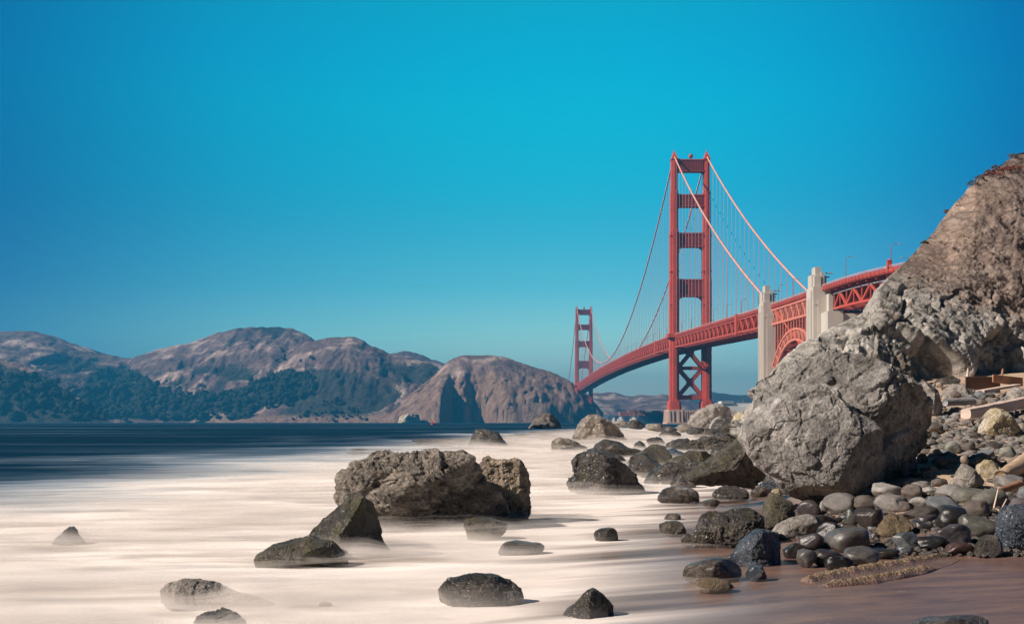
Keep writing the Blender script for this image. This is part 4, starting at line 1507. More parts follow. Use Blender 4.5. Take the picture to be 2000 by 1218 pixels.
R('sea_rock', [(854, 1176), (862, 1150), (885, 1128), (920, 1121), (960, 1122), (998, 1132), (1016, 1150), (1019, 1170), (990, 1200), (900, 1206), (862, 1200)], M_WETROCK, 'broad wet rock with water streaming off it in the near wash', base=1186, depth=0.6, level=6, seed=14, facet=0.6)
R('sea_rock', [(1090, 1216), (1105, 1192), (1126, 1174), (1146, 1153), (1158, 1149), (1176, 1162), (1200, 1186), (1196, 1206), (1170, 1228), (1100, 1228)], M_WETROCK, 'pointed dark rock in the wash at the bottom edge', base=1210, depth=0.7, level=6, seed=15, facet=0.6, cuts=[((0.7, -0.7, 0.2), 0.5)])
R('sea_rock', [(92, 1072), (110, 1056), (124, 1040), (137, 1028), (146, 1036), (152, 1050), (162, 1060), (164, 1076), (120, 1082)], M_WETROCK, 'small pointed rock alone in the foam at far left', base=1066, depth=0.8, level=5, seed=16)
R('sea_rock', [(302, 1208), (320, 1160), (350, 1142), (378, 1131), (420, 1136), (458, 1152), (506, 1170), (540, 1186), (500, 1214), (340, 1222)], M_GREY, 'grey slab rock showing through the mist at lower left', base=1190, depth=0.5, level=6, seed=17, facet=0.4)
R('sea_rock', [(372, 1240), (380, 1212), (404, 1198), (432, 1191), (458, 1200), (478, 1216), (490, 1242), (430, 1252)], M_WETROCK, 'dark brown rock cut by the bottom edge at lower left', base=1236, depth=0.7, level=6, seed=18)
R('sea_rock', oval(622, 648, 1174, 1188, 5), M_GREY, 'tiny pebble of rock almost drowned in foam between the grey slab and streaming rock', base=1187, level=4, seed=19)
R('sea_rock', [(914, 880), (919, 852), (930, 840), (955, 838), (975, 845), (990, 868), (996, 882)], M_WETROCK, 'brown rock in the surf behind the largest surf rock', base=874, depth=0.8, level=5, seed=20)
R('sea_rock', [(1032, 840), (1038, 824), (1048, 812), (1060, 806), (1072, 808), (1088, 818), (1095, 834), (1092, 842)], M_GUANO, 'far off sea stack whitened on top, left of the far tower', base=837, depth=0.8, level=5, seed=21, facet=1.3)
R('sea_rock', [(1114, 872), (1120, 842), (1134, 822), (1152, 809), (1170, 809), (1190, 822), (1210, 840), (1226, 862), (1222, 876)], M_SEAROCK, 'tall grey domed sea rock below the far tower', base=870, depth=0.8, level=6, seed=22, facet=1.1, cuts=[((0.72, -0.62, 0.15), 0.52)])
R('sea_rock', [(1076, 892), (1080, 862), (1094, 855), (1112, 858), (1130, 864), (1146, 872), (1152, 890)], M_SEAROCK, 'low grey shelf of rock left of the tall domed sea rock', base=886, depth=0.7, level=5, seed=23, cuts=[((0.3, -0.9, 0), 0.6)])
R('sea_rock', [(1106, 980), (1113, 948), (1128, 926), (1128, 900), (1146, 884), (1162, 877), (1186, 886), (1210, 902), (1236, 920), (1262, 948), (1268, 972), (1200, 986)], M_WETROCK, 'big black pyramid rock with wet facets right of the largest surf rock', base=966, depth=0.75, level=6, seed=24, facet=1.2, chips=2, cuts=[((0.72, -0.62, 0.2), 0.46), ((-0.6, -0.7, 0.3), 0.7)])
R('sea_rock', [(1160, 892), (1168, 868), (1186, 858), (1204, 864), (1222, 874), (1244, 880), (1258, 896), (1220, 906)], M_WETROCK, 'dark rock just behind the big black pyramid rock', base=898, depth=0.8, level=5, seed=25)
R('sea_rock', [(1234, 884), (1240, 866), (1249, 860), (1258, 866), (1263, 884)], M_WETROCK, 'small dark stub of rock right of the tall domed sea rock', base=881, depth=0.8, level=4, seed=26)
R('sea_rock', [(1218, 918), (1232, 896), (1260, 878), (1276, 867), (1298, 872), (1314, 890), (1326, 918), (1290, 930), (1240, 930)], M_MOSSROCK, 'mossy low rock right of the big black pyramid rock', base=920, depth=0.8, level=5, seed=27, facet=0.7)
R('sea_rock', [(1258, 944), (1268, 926), (1290, 908), (1316, 900), (1344, 906), (1368, 922), (1392, 940), (1390, 952), (1290, 956)], M_WETROCK, 'jagged black rock at the water edge between the pyramid rock and the great boulder', base=946, depth=0.8, level=6, seed=28, facet=1.2)
R('sea_rock', [(1290, 898), (1300, 882), (1318, 876), (1336, 884), (1342, 900)], M_SLATE, 'rounded slate coloured rock on the mossy low rock', base=898, depth=0.8, level=5, seed=29, facet=0.5)
R('sea_rock', [(1312, 886), (1320, 868), (1332, 862), (1344, 870), (1346, 888)], M_WETROCK, 'small brown block before the far ridge of wet rocks', base=886, depth=0.8, level=4, seed=30)
R('sea_rock', [(1336, 892), (1346, 868), (1372, 856), (1400, 850), (1430, 846), (1452, 852), (1456, 880), (1420, 894), (1360, 898)], M_WETROCK, 'long ridge of wet brown rock left of the great boulder', base=888, depth=0.6, level=6, seed=31, facet=1.4)
R('sea_rock', [(1380, 862), (1392, 832), (1404, 818), (1430, 824), (1446, 828), (1452, 850), (1440, 866)], M_WETROCK, 'square shouldered dark rock above the ridge of wet rock', base=860, depth=0.8, level=5, seed=32, facet=1.2)
R('sea_rock', [(1338, 942), (1352, 920), (1376, 904), (1400, 888), (1420, 868), (1436, 848), (1456, 842), (1478, 860), (1500, 900), (1506, 944), (1440, 952)], M_MOSSROCK, 'sloping olive green weedy slab leaning toward the great boulder', base=944, Y=23.0, depth=0.55, level=6, seed=33, facet=0.8, cuts=[((0.82, -0.52, -0.1), 0.22), ((-0.55, -0.55, 0.62), 0.72)])
R('sea_rock', [(1346, 842), (1356, 814), (1372, 798), (1392, 790), (1412, 792), (1428, 802), (1432, 820), (1424, 842)], M_GREY, 'grey far boulder right of the near tower pier', base=838, Y=150.0, depth=0.8, level=6, seed=34, cuts=[((0.8, -0.6, 0), 0.62)])
R('sea_rock', [(1384, 842), (1392, 822), (1404, 812), (1416, 818), (1424, 842)], M_GREY, 'small grey block in front of the grey far boulder', base=840, Y=140.0, depth=0.8, level=4, seed=35)
R('sea_rock', [(1428, 830), (1434, 812), (1442, 804), (1456, 803), (1464, 812), (1468, 828)], M_PALE, 'pale far boulder right of the grey far boulder', base=826, Y=120.0, depth=0.8, level=5, seed=36, facet=0.5)
R('sea_rock', [(1452, 846), (1462, 818), (1476, 800), (1486, 790), (1494, 800), (1490, 830), (1476, 850)], M_GREY, 'narrow leaning slab against the left shoulder of the great boulder', base=846, Y=26.0, depth=0.9, level=5, seed=37)
for i, (x0, x1, y0, y1, lab) in enumerate([(1198, 1226, 820, 834, 'leftmost of the far dark rocks awash beyond the tall domed sea rock'), (1222, 1258, 820, 838, 'domed far rock awash below the near tower'), (1262, 1300, 826, 842, 'flat far rock in the white water under the near tower'), (1290, 1322, 832, 846, 'nearer flat rock in the white water right of the domed far rock'), (1322, 1352, 828, 844, 'low rubble rock at the foot of the grey far boulder'), (1340, 1376, 834, 848, 'low dark rock among white water left of the square shouldered rock')]):
    R('sea_rock', oval(x0, x1, y0, y1, i, 'lump'), (M_SEAROCK, M_WETROCK)[i % 2], lab, 'rock', 'far rocks awash', Y=[150, 170, 130, 105, 120, 95][i], depth=0.8, level=4, seed=40 + i)

# rocks lying in the wash
for i, (x0, x1, y0, y1, m, lab) in enumerate([
        (1284, 1366, 950, 984, M_SEAROCK, 'flat grey wet rock in the wash under the jagged black rock'),
        (1338, 1366, 962, 984, M_WETROCK, 'small knob of rock at the right end of the flat grey wet rock'),
        (1392, 1462, 948, 976, M_WETROCK, 'low purple grey rock with water round it, below the weedy slab'),
        (1372, 1408, 974, 990, M_SEAROCK, 'half drowned grey rock below the low purple grey rock'),
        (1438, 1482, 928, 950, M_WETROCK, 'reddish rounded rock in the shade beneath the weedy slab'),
        (1414, 1446, 940, 956, M_WETROCK, 'dark flat rock left of the reddish rounded rock'),
        (1482, 1530, 940, 962, M_SLATE, 'blue grey domed rock at the left foot of the great boulder'),
        (1466, 1502, 950, 972, M_SEAROCK, 'pale fronted rock left of the blue grey domed rock'),
        (1160, 1208, 1029, 1058, M_WETROCK, 'lone dark rock in the wash right of the largest surf rock'),
        (1288, 1340, 1016, 1044, M_WETROCK, 'dark rock in the wash left of the craggy shoreline rock'),
        (1330, 1360, 1042, 1062, M_WETROCK, 'small round rock at the left foot of the craggy shoreline rock'),
        (1336, 1452, 1089, 1132, M_SEAROCK, 'long flat wet rock lying in the wash below the blue slate wedge'),
        (1457, 1498, 1103, 1132, M_SLATE, 'small blue black rock in the wash below the blue slate wedge'),
        (1362, 1432, 1128, 1152, M_BARN, 'low barnacle covered stone in the wash left of the barnacled ledge'),
        (1782, 1936, 1202, 1244, M_WETROCK, 'black rock cut by the bottom edge on the brown sand'),
        (1298, 1330, 1002, 1016, M_SEAROCK, 'flat pale stone awash above the dark rock in the wash')]):
    R('wash_rock', oval(x0, x1, y0, y1 + 5, i + 30, 'lump'), m, lab, 'rock', base=y1, depth=0.75, level=5, seed=60 + i, facet=0.5, rough=0.8)

for i, (x0, x1, y0, y1, m, lab) in enumerate([
        (1226, 1290, 884, 930, M_WETROCK, 'lumpy black rock behind the right shoulder of the pyramid rock'),
        (1330, 1392, 880, 918, M_MOSSROCK, 'weedy hump below the long ridge of wet brown rock'),
        (1386, 1440, 876, 906, M_WETROCK, 'black block right of the weedy hump'),
        (1300, 1352, 856, 884, M_WETROCK, 'dark wedge in the gap left of the long ridge'),
        (1262, 1300, 852, 874, M_WETROCK, 'small far black rock above the mossy low rock'),
        (1356, 1410, 836, 862, M_WETROCK, 'dark humped rock left of the square shouldered rock'),
        (1400, 1452, 800, 830, M_SEAROCK, 'broken grey rock below the pale far boulder'),
        (1376, 1440, 914, 948, M_WETROCK, 'black rock at the left foot of the weedy slab'),
        (1200, 1246, 918, 950, M_WETROCK, 'black spur trailing from the right foot of the pyramid rock'),
        (1310, 1366, 928, 954, M_WETROCK, 'low black rock in front of the jagged black rock'),
        (1236, 1300, 900, 936, M_WETROCK, 'broad black rock between the pyramid rock and the jagged black rock'),
        (1170, 1226, 884, 912, M_WETROCK, 'jagged low rock leaning on the back of the pyramid rock'),
        (1300, 1356, 890, 922, M_MOSSROCK, 'green black rock above the jagged black rock'),
        (1420, 1466, 836, 866, M_WETROCK, 'dark shoulder of rock under the pale far boulder'),
        (1286, 1330, 838, 858, M_WETROCK, 'small black point of rock among the far white water'),
        (1376, 1424, 862, 884, M_WETROCK, 'rough dark rock on the near side of the long ridge'),
        (1340, 1388, 906, 934, M_WETROCK, 'black lump at the left tip of the weedy slab'),
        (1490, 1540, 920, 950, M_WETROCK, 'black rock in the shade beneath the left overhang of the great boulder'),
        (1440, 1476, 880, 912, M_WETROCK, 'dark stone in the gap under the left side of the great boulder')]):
    R('sea_rock', oval(x0, x1, y0, y1 + 4, i + 70, 'sharp'), m, lab, 'rock', base=y1, depth=0.8, level=5, seed=160 + i, facet=1.2)

# the larger stones along the shoreline
R('shore_rock', [(1356, 1072), (1362, 1030), (1376, 1004), (1400, 998), (1412, 1002), (1440, 994), (1462, 992), (1484, 1006), (1492, 1036), (1484, 1062), (1440, 1078), (1380, 1080)], M_WETROCK, 'craggy black shoreline rock crusted with shells, at the wash edge', base=1066, depth=0.7, level=6, seed=80, rough=2.2, facet=0.9)
R('shore_rock', [(1484, 1028), (1490, 990), (1504, 972), (1520, 962), (1540, 968), (1552, 990), (1548, 1020), (1520, 1042), (1490, 1044)], M_MOSSROCK, 'mossy brown rock below the tip of the great boulder', base=1036, depth=0.8, level=6, seed=81, facet=0.7)
R('shore_rock', oval(1506, 1530, 953, 972, 6, 'sharp'), M_PALE, 'small white stone on top of the mossy brown rock', base=970, level=4, seed=82)
R('shore_rock', [(1504, 1046), (1520, 1024), (1548, 1010), (1576, 1004), (1600, 1010), (1612, 1030), (1596, 1048), (1560, 1058), (1520, 1060)], M_GREY, 'flat topped grey brown rock right of the blue slate wedge', base=1052, depth=0.8, level=5, seed=83, facet=0.5)
R('shore_rock', [(1420, 1104), (1440, 1072), (1466, 1052), (1490, 1038), (1508, 1034), (1524, 1050), (1532, 1080), (1528, 1108), (1470, 1116)], M_SLATE, 'blue black slate wedge glinting with wet at the wash edge', base=1104, depth=0.75, level=6, seed=84, facet=0.9, cuts=[((0.8, -0.55, 0.1), 0.35)])
R('shore_rock', [(1710, 1048), (1718, 1024), (1738, 1006), (1760, 1004), (1776, 1016), (1778, 1036), (1758, 1052), (1728, 1056)], M_BARN, 'golden barnacle covered stone among the dark cobbles', base=1050, depth=0.8, level=5, seed=85, rough=1.6)
R('shore_rock', [(1852, 958), (1868, 930), (1880, 906), (1890, 908), (1906, 928), (1924, 946), (1928, 960), (1890, 968)], M_GREY, 'brown three cornered stone standing on the sand patch', base=960, depth=0.7, level=5, seed=86, facet=0.8, cuts=[((0.75, -0.6, 0.1), 0.5)])
R('cobble', oval(1876, 1891, 888, 907, 2), M_COB, 'round brown pebble balanced on the three cornered stone', 'cobble', base=906, Y=20.4, depth=0.95, level=4, seed=87, facet=0, rough=0.3, chips=0, col=(0.20, 0.16, 0.14))
R('shore_rock', [(1908, 930), (1910, 908), (1926, 898), (1944, 900), (1958, 914), (1964, 930), (1946, 940), (1920, 942)], M_PALE, 'white and black patched stone right of the three cornered stone', base=938, depth=0.85, level=5, seed=88, facet=0.9)
R('shore_rock', [(1912, 854), (1916, 824), (1926, 806), (1942, 797), (1962, 806), (1980, 820), (1988, 836), (1976, 856), (1940, 862)], M_PALE, 'pale yellow stained boulder on the upper beach below the white beam', base=856, depth=0.8, level=6, seed=89, facet=0.9)
R('shore_rock', [(1784, 790), (1788, 764), (1800, 748), (1818, 746), (1836, 758), (1846, 770), (1844, 800), (1828, 818), (1812, 822), (1796, 812)], M_GREY, 'large grey block at the cliff foot behind the great boulder', base=818, Y=30.0, depth=0.85, level=6, seed=90, facet=0.9, cuts=[((0.8, -0.6, 0), 0.5)])
R('shore_rock', [(1842, 786), (1848, 760), (1864, 750), (1884, 752), (1896, 764), (1900, 782), (1870, 792)], M_GREY, 'flat grey rock right of the large grey block', base=786, Y=35.0, depth=0.8, level=5, seed=91)
R('shore_rock', [(1820, 754), (1836, 740), (1862, 734), (1874, 742), (1868, 752), (1840, 758)], M_WETROCK, 'thin dark slab at the cliff foot above the flat grey rock', base=754, Y=40.0, depth=0.8, level=5, seed=92)
R('shore_rock', [(1886, 782), (1894, 758), (1906, 748), (1920, 758), (1934, 776), (1926, 790), (1900, 792)], M_WETROCK, 'black hollow rock left of the brown planks', base=786, Y=36.0, depth=0.8, level=5, seed=93)
R('shore_rock', [(1920, 782), (1930, 764), (1956, 762), (1970, 770), (1966, 780), (1940, 786)], M_SLATE, 'dark flat stone under the brown planks', base=782, Y=36.5, depth=0.8, level=5, seed=94)
R('shore_rock', [(1962, 790), (1972, 766), (1990, 756), (2016, 760), (2030, 784), (1996, 796)], M_GREY, 'grey rock at the right edge under the brown planks', base=788, Y=34.0, depth=0.8, level=5, seed=95)
R('shore_rock', [(1946, 1062), (1950, 1010), (1964, 988), (1990, 984), (2020, 992), (2040, 1040), (2020, 1090), (1980, 1084)], M_SLATE, 'big purple black wet boulder at the right edge', base=1078, depth=0.7, level=6, seed=96, facet=0.7)
R('shore_rock', [(1902, 1088), (1908, 1062), (1920, 1046), (1944, 1044), (1954, 1060), (1956, 1090), (1930, 1098)], M_WETROCK, 'brown wet block standing at the edge of the sand left of the purple black boulder', base=1090, depth=0.8, level=5, seed=97, facet=0.7)

# ------------------------------------------------------------------ cobbles of the beach
PROTO = []
rs = np.random.RandomState(21)
for k in range(16):
    S, Fc = ico(4)
    V = S.copy()
    sq = rs.uniform(2.1, 3.0)
    kk = (np.abs(V) ** sq).sum(1) ** (-1 / sq)
    V = V * kk[:, None]
    for _ in range(rs.randint(5, 13)):
        n_ = rs.normal(size=3)
        n_ /= np.linalg.norm(n_)
        s_ = V @ n_
        V -= np.clip(s_ - rs.uniform(0.60, 0.92) * s_.max(), 0, None)[:, None] * n_[None] * 0.9
    off = rs.uniform(-40, 40, 3)
    N = normals(V, Fc)
    V += N * (0.11 * fbm(V * 0.9 + off, 3) + 0.03 * fbm(V * 2.6 + off, 4) + 0.012 * fbm(V * 8 + off, 3) + (0.05 * facets(V * 1.6 + off)[0] if k % 3 == 0 else 0))[:, None]
    PROTO.append((V, Fc))
PM = {}


def proto_mesh(k, wet):
    if (k, wet) not in PM:
        PM[(k, wet)] = mesh_np('cobble', PROTO[k][0], PROTO[k][1], M_COBWET if wet else M_COB)
    return PM[(k, wet)]


TONES = {'grey': (0.24, 0.225, 0.215), 'pale grey': (0.36, 0.345, 0.33), 'brown': (0.20, 0.155, 0.13), 'blue grey': (0.20, 0.235, 0.265), 'dark brown': (0.10, 0.078, 0.068), 'black': (0.050, 0.047, 0.050), 'greenish grey': (0.25, 0.25, 0.205), 'red brown': (0.16, 0.075, 0.065), 'tan': (0.36, 0.28, 0.21), 'purple grey': (0.155, 0.13, 0.14)}


def cobble(x0, x1, y0, y1, tone, wet, label, group, seed, depth=0.85, tilt=None):
    gx, gy, gz = ground_hit((x0 + x1) / 2, y1)
    hw = (x1 - x0) * gy / F / 2
    Yc = gy + hw * depth * 0.85
    cx, _, cz = W((x0 + x1) / 2, (y0 + y1) / 2, Yc)
    hh_ = (y1 - y0) * Yc / F / 2
    rr = random.Random(seed)
    o = bpy.data.objects.new('cobble', proto_mesh(rr.randrange(16), wet))
    o.location = (cx, Yc, cz)
    o.scale = (hw * 1.06, hw * depth, hh_ * 1.06)
    o.rotation_euler = (rr.uniform(-0.2, 0.2), rr.uniform(-0.22, 0.22) if tilt is None else tilt, rr.uniform(-0.4, 0.4) + rr.choice((0, math.pi)))
    c = TONES[tone]
    j = rr.uniform(0.52, 0.95)
    g_ = sum(c) / 3
    c = [g_ + 0.72 * (v_ - g_) for v_ in c]
    if wet:
        j *= 0.55
    o.color = (c[0] * j, c[1] * j, c[2] * j, 1)
    link(o)
    tag(o, label, 'cobble', group)
    return o


EXPL = [
    (1560, 1606, 977, 1012, 'purple grey', 1, 'speckled brown and white cobble under the tip of the great boulder'),
    (1601, 1613, 978, 1000, 'pale grey', 0, 'small upright grey pebble right of the speckled cobble'),
    (1611, 1677, 964, 1004, 'grey', 0, 'grey slanting cobble nearest the underside of the great boulder'),
    (1653, 1712, 950, 972, 'pale grey', 0, 'pale flat cobble behind the grey slanting cobble'),
    (1671, 1720, 968, 998, 'brown', 0, 'brown rounded cobble right of the grey slanting cobble'),
    (1706, 1768, 939, 977, 'pale grey', 0, 'large pale blocky cobble at the left end of the sand patch'),
    (1709, 1772, 966, 1004, 'grey', 0, 'large grey oval cobble below the pale blocky cobble'),
    (1670, 1723, 986, 1036, 'dark brown', 1, 'wet brown egg shaped cobble left of the golden barnacle stone'),
    (1652, 1676, 994, 1032, 'greenish grey', 1, 'narrow wet cobble left of the brown egg shaped cobble'),
    (1558, 1607, 1041, 1076, 'purple grey', 1, 'glinting purple cobble right of the slate wedge'),
    (1598, 1644, 1020, 1064, 'black', 1, 'black wet round cobble below the flat topped rock'),
    (1615, 1702, 1028, 1080, 'grey', 1, 'big streaked wet cobble with white veins above the barnacled ledge'),
    (1531, 1571, 1059, 1090, 'dark brown', 1, 'dark brown smooth oval cobble at the right foot of the slate wedge'),
    (1558, 1598, 1066, 1108, 'grey', 1, 'ribbed pale wet cobble at the wash edge'),
    (1590, 1642, 1074, 1106, 'dark brown', 1, 'brown wet cobble behind the left part of the barnacled ledge'),
    (1613, 1664, 1086, 1116, 'black', 1, 'black blue wet cobble touching the wash by the ledge'),
    (1652, 1718, 1066, 1108, 'grey', 1, 'large sheeny grey wet cobble just behind the ledge'),
    (1698, 1752, 1066, 1092, 'dark brown', 1, 'dark flat wet cobble behind the middle of the ledge'),
    (1738, 1794, 1039, 1070, 'blue grey', 1, 'blue grey wet cobble below the golden barnacle stone'),
    (1762, 1803, 946, 977, 'brown', 0, 'brown barrel shaped cobble on the sand patch edge'),
    (1760, 1795, 934, 951, 'pale grey', 0, 'pale tilted pebble on the sand patch'),
    (1777, 1822, 939, 957, 'grey', 0, 'grey flat oval cobble on the front of the sand patch'),
    (1802, 1836, 951, 963, 'pale grey', 0, 'thin pale flat cobble below the sand patch'),
    (1821, 1851, 934, 952, 'brown', 0, 'brown small cobble left of the three cornered stone'),
    (1830, 1880, 947, 974, 'pale grey', 0, 'white grey cobble at the foot of the three cornered stone'),
    (1777, 1815, 970, 992, 'pale grey', 0, 'pale cobble with black patches in the middle of the pile'),
    (1811, 1856, 964, 994, 'brown', 0, 'brown oval cobble behind the blue green cobble'),
    (1814, 1886, 971, 1010, 'blue grey', 0, 'large blue green cobble in the middle of the pile'),
    (1862, 1932, 954, 984, 'greenish grey', 0, 'long pale green cobble below the three cornered stone'),
    (1876, 1932, 979, 1012, 'brown', 0, 'domed brown cobble right of the blue green cobble'),
    (1902, 1967, 956, 995, 'greenish grey', 0, 'big tan green egg shaped cobble behind the upright stick'),
    (1959, 1987, 965, 986, 'dark brown', 0, 'dark round cobble right of the upright stick'),
    (1984, 2026, 949, 988, 'blue grey', 0, 'bluish white cobble at the right edge'),
    (1934, 2014, 927, 960, 'grey', 0, 'long grey boulder like cobble below the tan log'),
    (1758, 1826, 989, 1016, 'dark brown', 0, 'dark brown flat cobble right of the golden barnacle stone'),
    (1788, 1828, 1003, 1024, 'purple grey', 1, 'purple oval cobble left of the black angular stone'),
    (1782, 1822, 1017, 1037, 'dark brown', 1, 'brown wet cobble under the purple oval cobble'),
    (1828, 1894, 989, 1038, 'black', 1, 'black angular wet stone with white hairlines in the pile'),
    (1876, 1947, 998, 1052, 'greenish grey', 1, 'grey green wet cobble sloping left of the purple black boulder'),
    (1824, 1892, 1025, 1070, 'purple grey', 1, 'round dark wet cobble with a bright glint in the front row'),
    (1786, 1848, 1045, 1076, 'black', 1, 'black smooth cobble behind the right end of the ledge'),
    (1848, 1900, 1057, 1086, 'red brown', 1, 'red brown oval cobble on the sand edge'),
    (1752, 1782, 1065, 1084, 'blue grey', 1, 'small shiny slate pebble behind the ledge'),
    (1736, 1780, 979, 1003, 'brown', 0, 'flat brown cobble above the golden barnacle stone'),
    (1640, 1672, 1018, 1036, 'brown', 1, 'small brown cobble above the big streaked cobble'),
    (1575, 1625, 1000, 1030, 'dark brown', 1, 'dark cobble between the speckled cobble and the black round one'),
    (1968, 2016, 972, 1002, 'purple grey', 0, 'rounded purple grey cobble above the purple black boulder'),
    (1700, 1740, 1000, 1020, 'dark brown', 1, 'low dark cobble left of the golden barnacle stone'),
]
for i, (x0, x1, y0, y1, tone, wet, lab) in enumerate(EXPL):
    cobble(x0, x1, y0, y1, tone, wet, lab, 'cobbles on the beach', i)

MARK = [('the pale yellow stained boulder', 1945, 830), ('the white beam', 1930, 800), ('the white and black patched stone', 1935, 918), ('the tan log', 1978, 912), ('the great boulder', 1815, 870), ('the large grey block', 1815, 790), ('the three cornered stone', 1885, 935), ('the golden barnacle stone', 1743, 1030), ('the blue green cobble', 1850, 990), ('the streaked wet cobble', 1660, 1052), ('the slate wedge', 1480, 1075), ('the mossy brown rock', 1520, 1005), ('the purple black boulder', 1985, 1035), ('the brown planks', 1940, 748), ('the flat topped rock', 1558, 1032), ('the barnacled ledge', 1700, 1115)]
NSEEN = {}


def auto_label(px, py, tone, size, shape):
    m = min(MARK, key=lambda m_: math.hypot(m_[1] - px, (m_[2] - py) * 1.3))
    dx, dy = px - m[1], (py - m[2]) * 1.3
    if abs(dx) > abs(dy):
        rel = ('right of', 'left of')[dx < 0]
    else:
        rel = ('below', 'above')[dy < 0]
    far = 'close ' if math.hypot(dx, dy) < 45 else ''
    t = '%s %s %s cobble %s%s %s' % (size, shape, tone, far, rel, m[0])
    NSEEN[t] = NSEEN.get(t, 0) + 1
    return t


def inside(p, poly):
    x, y = p
    c = False
    for i in range(len(poly)):
        (x1, y1), (x2, y2) = poly[i], poly[i - 1]
        if (y1 > y) != (y2 > y) and x < (x2 - x1) * (y - y1) / (y2 - y1) + x1:
            c = not c
    return c


rr = random.Random(4)
taken = [((a + b) / 2, (c_ + d_) / 2, (b - a) * 0.40) for a, b, c_, d_, *_ in EXPL]
taken += [(1888, 945, 34), (1936, 920, 26), (1945, 835, 34), (1815, 785, 34), (1520, 1000, 30), (1558, 1035, 46), (1478, 1080, 46), (1743, 1032, 30), (1985, 1040, 45), (1930, 1070, 26), (1425, 1040, 66)]
for poly, cnt, s0, s1, wetp in (
        ([(1812, 800), (1880, 808), (2010, 776), (2060, 780), (2060, 925), (1960, 905), (1930, 898), (1900, 905), (1880, 888), (1830, 868)], 135, 13, 38, 0.0),
        ([(1790, 840), (1800, 740), (1850, 755), (1900, 770), (2000, 765), (2000, 790), (1880, 806), (1822, 800)], 34, 12, 34, 0.0),
        ([(1545, 985), (1650, 960), (1760, 958), (1860, 975), (2010, 940), (2010, 1075), (1900, 1080), (1800, 1075), (1640, 1100), (1540, 1090)], 66, 12, 30, 0.85),
        ([(1792, 822), (1830, 812), (1862, 830), (1866, 905), (1800, 905)], 18, 24, 46, 0.0),
        ([(1720, 930), (1740, 915), (1860, 905), (1900, 915), (1860, 925)], 10, 14, 30, 0.0),
        ([(2060, 790), (2300, 760), (2360, 1080), (2020, 1090), (2020, 930)], 36, 26, 64, 0.2)):
    k = tries = 0
    while k < cnt and tries < 9000:
        tries += 1
        px = rr.uniform(min(p[0] for p in poly), max(p[0] for p in poly))
        py = rr.uniform(min(p[1] for p in poly), max(p[1] for p in poly))
        if not inside((px, py), poly):
            continue
        wpx = s0 + (s1 - s0) * rr.random() ** 1.9
        wpx *= 0.75 + 0.5 * (py - 780) / 250
        if any(math.hypot(px - a, (py - b) * 1.25) < (c_ + wpx * 0.36) for a, b, c_ in taken):
            continue
        taken.append((px, py, wpx * 0.36))
        asp = rr.uniform(0.45, 0.85)
        wet = rr.random() < wetp and py > 985
        tone = rr.choice(['grey', 'grey', 'pale grey', 'brown', 'brown', 'blue grey', 'purple grey', 'tan', 'dark brown', 'greenish grey'] if not wet else ['black', 'dark brown', 'purple grey', 'blue grey', 'red brown'])
        shape = 'flat' if asp < 0.55 else ('oval' if asp < 0.72 else 'round')
        size = 'small' if wpx < 17 else ('middling' if wpx < 27 else 'larger')
        lab = auto_label(px, py, tone, size, shape)
        cobble(px - wpx / 2, px + wpx / 2, py - wpx * asp / 2, py + wpx * asp / 2, tone, wet, lab, 'cobbles on the beach', k * 7 + cnt)
        k += 1

# gravel between the cobbles
M_GRAVEL = rock_mat('gravel_stone', (0.13, 0.115, 0.105), (0.21, 0.19, 0.17), (0.31, 0.285, 0.26), 3.0, (0.6, 0.9), 0.6, wet=0.62)
V, Fs, n = [], [], 0
S, Fc = ico(1)
rs = np.random.RandomState(5)
for _ in range(5200):
    px, py = rs.uniform(1500, 2150), rs.uniform(775, 1088)
    if 1730 < px < 1860 and 922 < py < 952 or (px < 1820 and py < 945) or (px < 1560 and py < 1000):
        continue
    gx, gy, gz = ground_hit(px, py)
    if gz < 0.03:
        continue
    r_ = rs.uniform(0.03, 0.12) if py < 900 else rs.uniform(0.02, 0.06)
    q = S * np.array([r_ * rs.uniform(0.8, 1.5), r_ * rs.uniform(0.8, 1.4), r_ * rs.uniform(0.5, 0.9)]) * (1 + 0.18 * rs.normal(size=(len(S), 1)))
    V.append(q + np.array([gx, gy, gz + r_ * 0.3]))
    Fs.append(Fc + n)
    n += len(S)
o = link(bpy.data.objects.new('gravel', mesh_np('gravel', np.concatenate(V), np.concatenate(Fs), M_GRAVEL)))
tag(o, kind='stuff')

# ------------------------------------------------------------------ driftwood, planks, the barnacled ledge
M_WHITEWOOD = plain_mat('bleached_wood', (0.60, 0.47, 0.40), 0.85, 0.3, 2.0, 0.5, streak=(0.4, 0.4, 3))
M_TANWOOD = plain_mat('tan_wood', (0.46, 0.33, 0.22), 0.85, 0.3, 3.0, 0.6)
M_BROWNWOOD = plain_mat('brown_board', (0.20, 0.115, 0.08), 0.8, 0.25, 2.0, 0.4, streak=(0.3, 1, 3))
M_ORANGEBARK = plain_mat('orange_bark', (0.36, 0.18, 0.10), 0.8, 0.35, 5.0, 0.6)
M_GREYWOOD = plain_mat('grey_wood', (0.25, 0.24, 0.25), 0.85, 0.25, 3.0, 0.5)


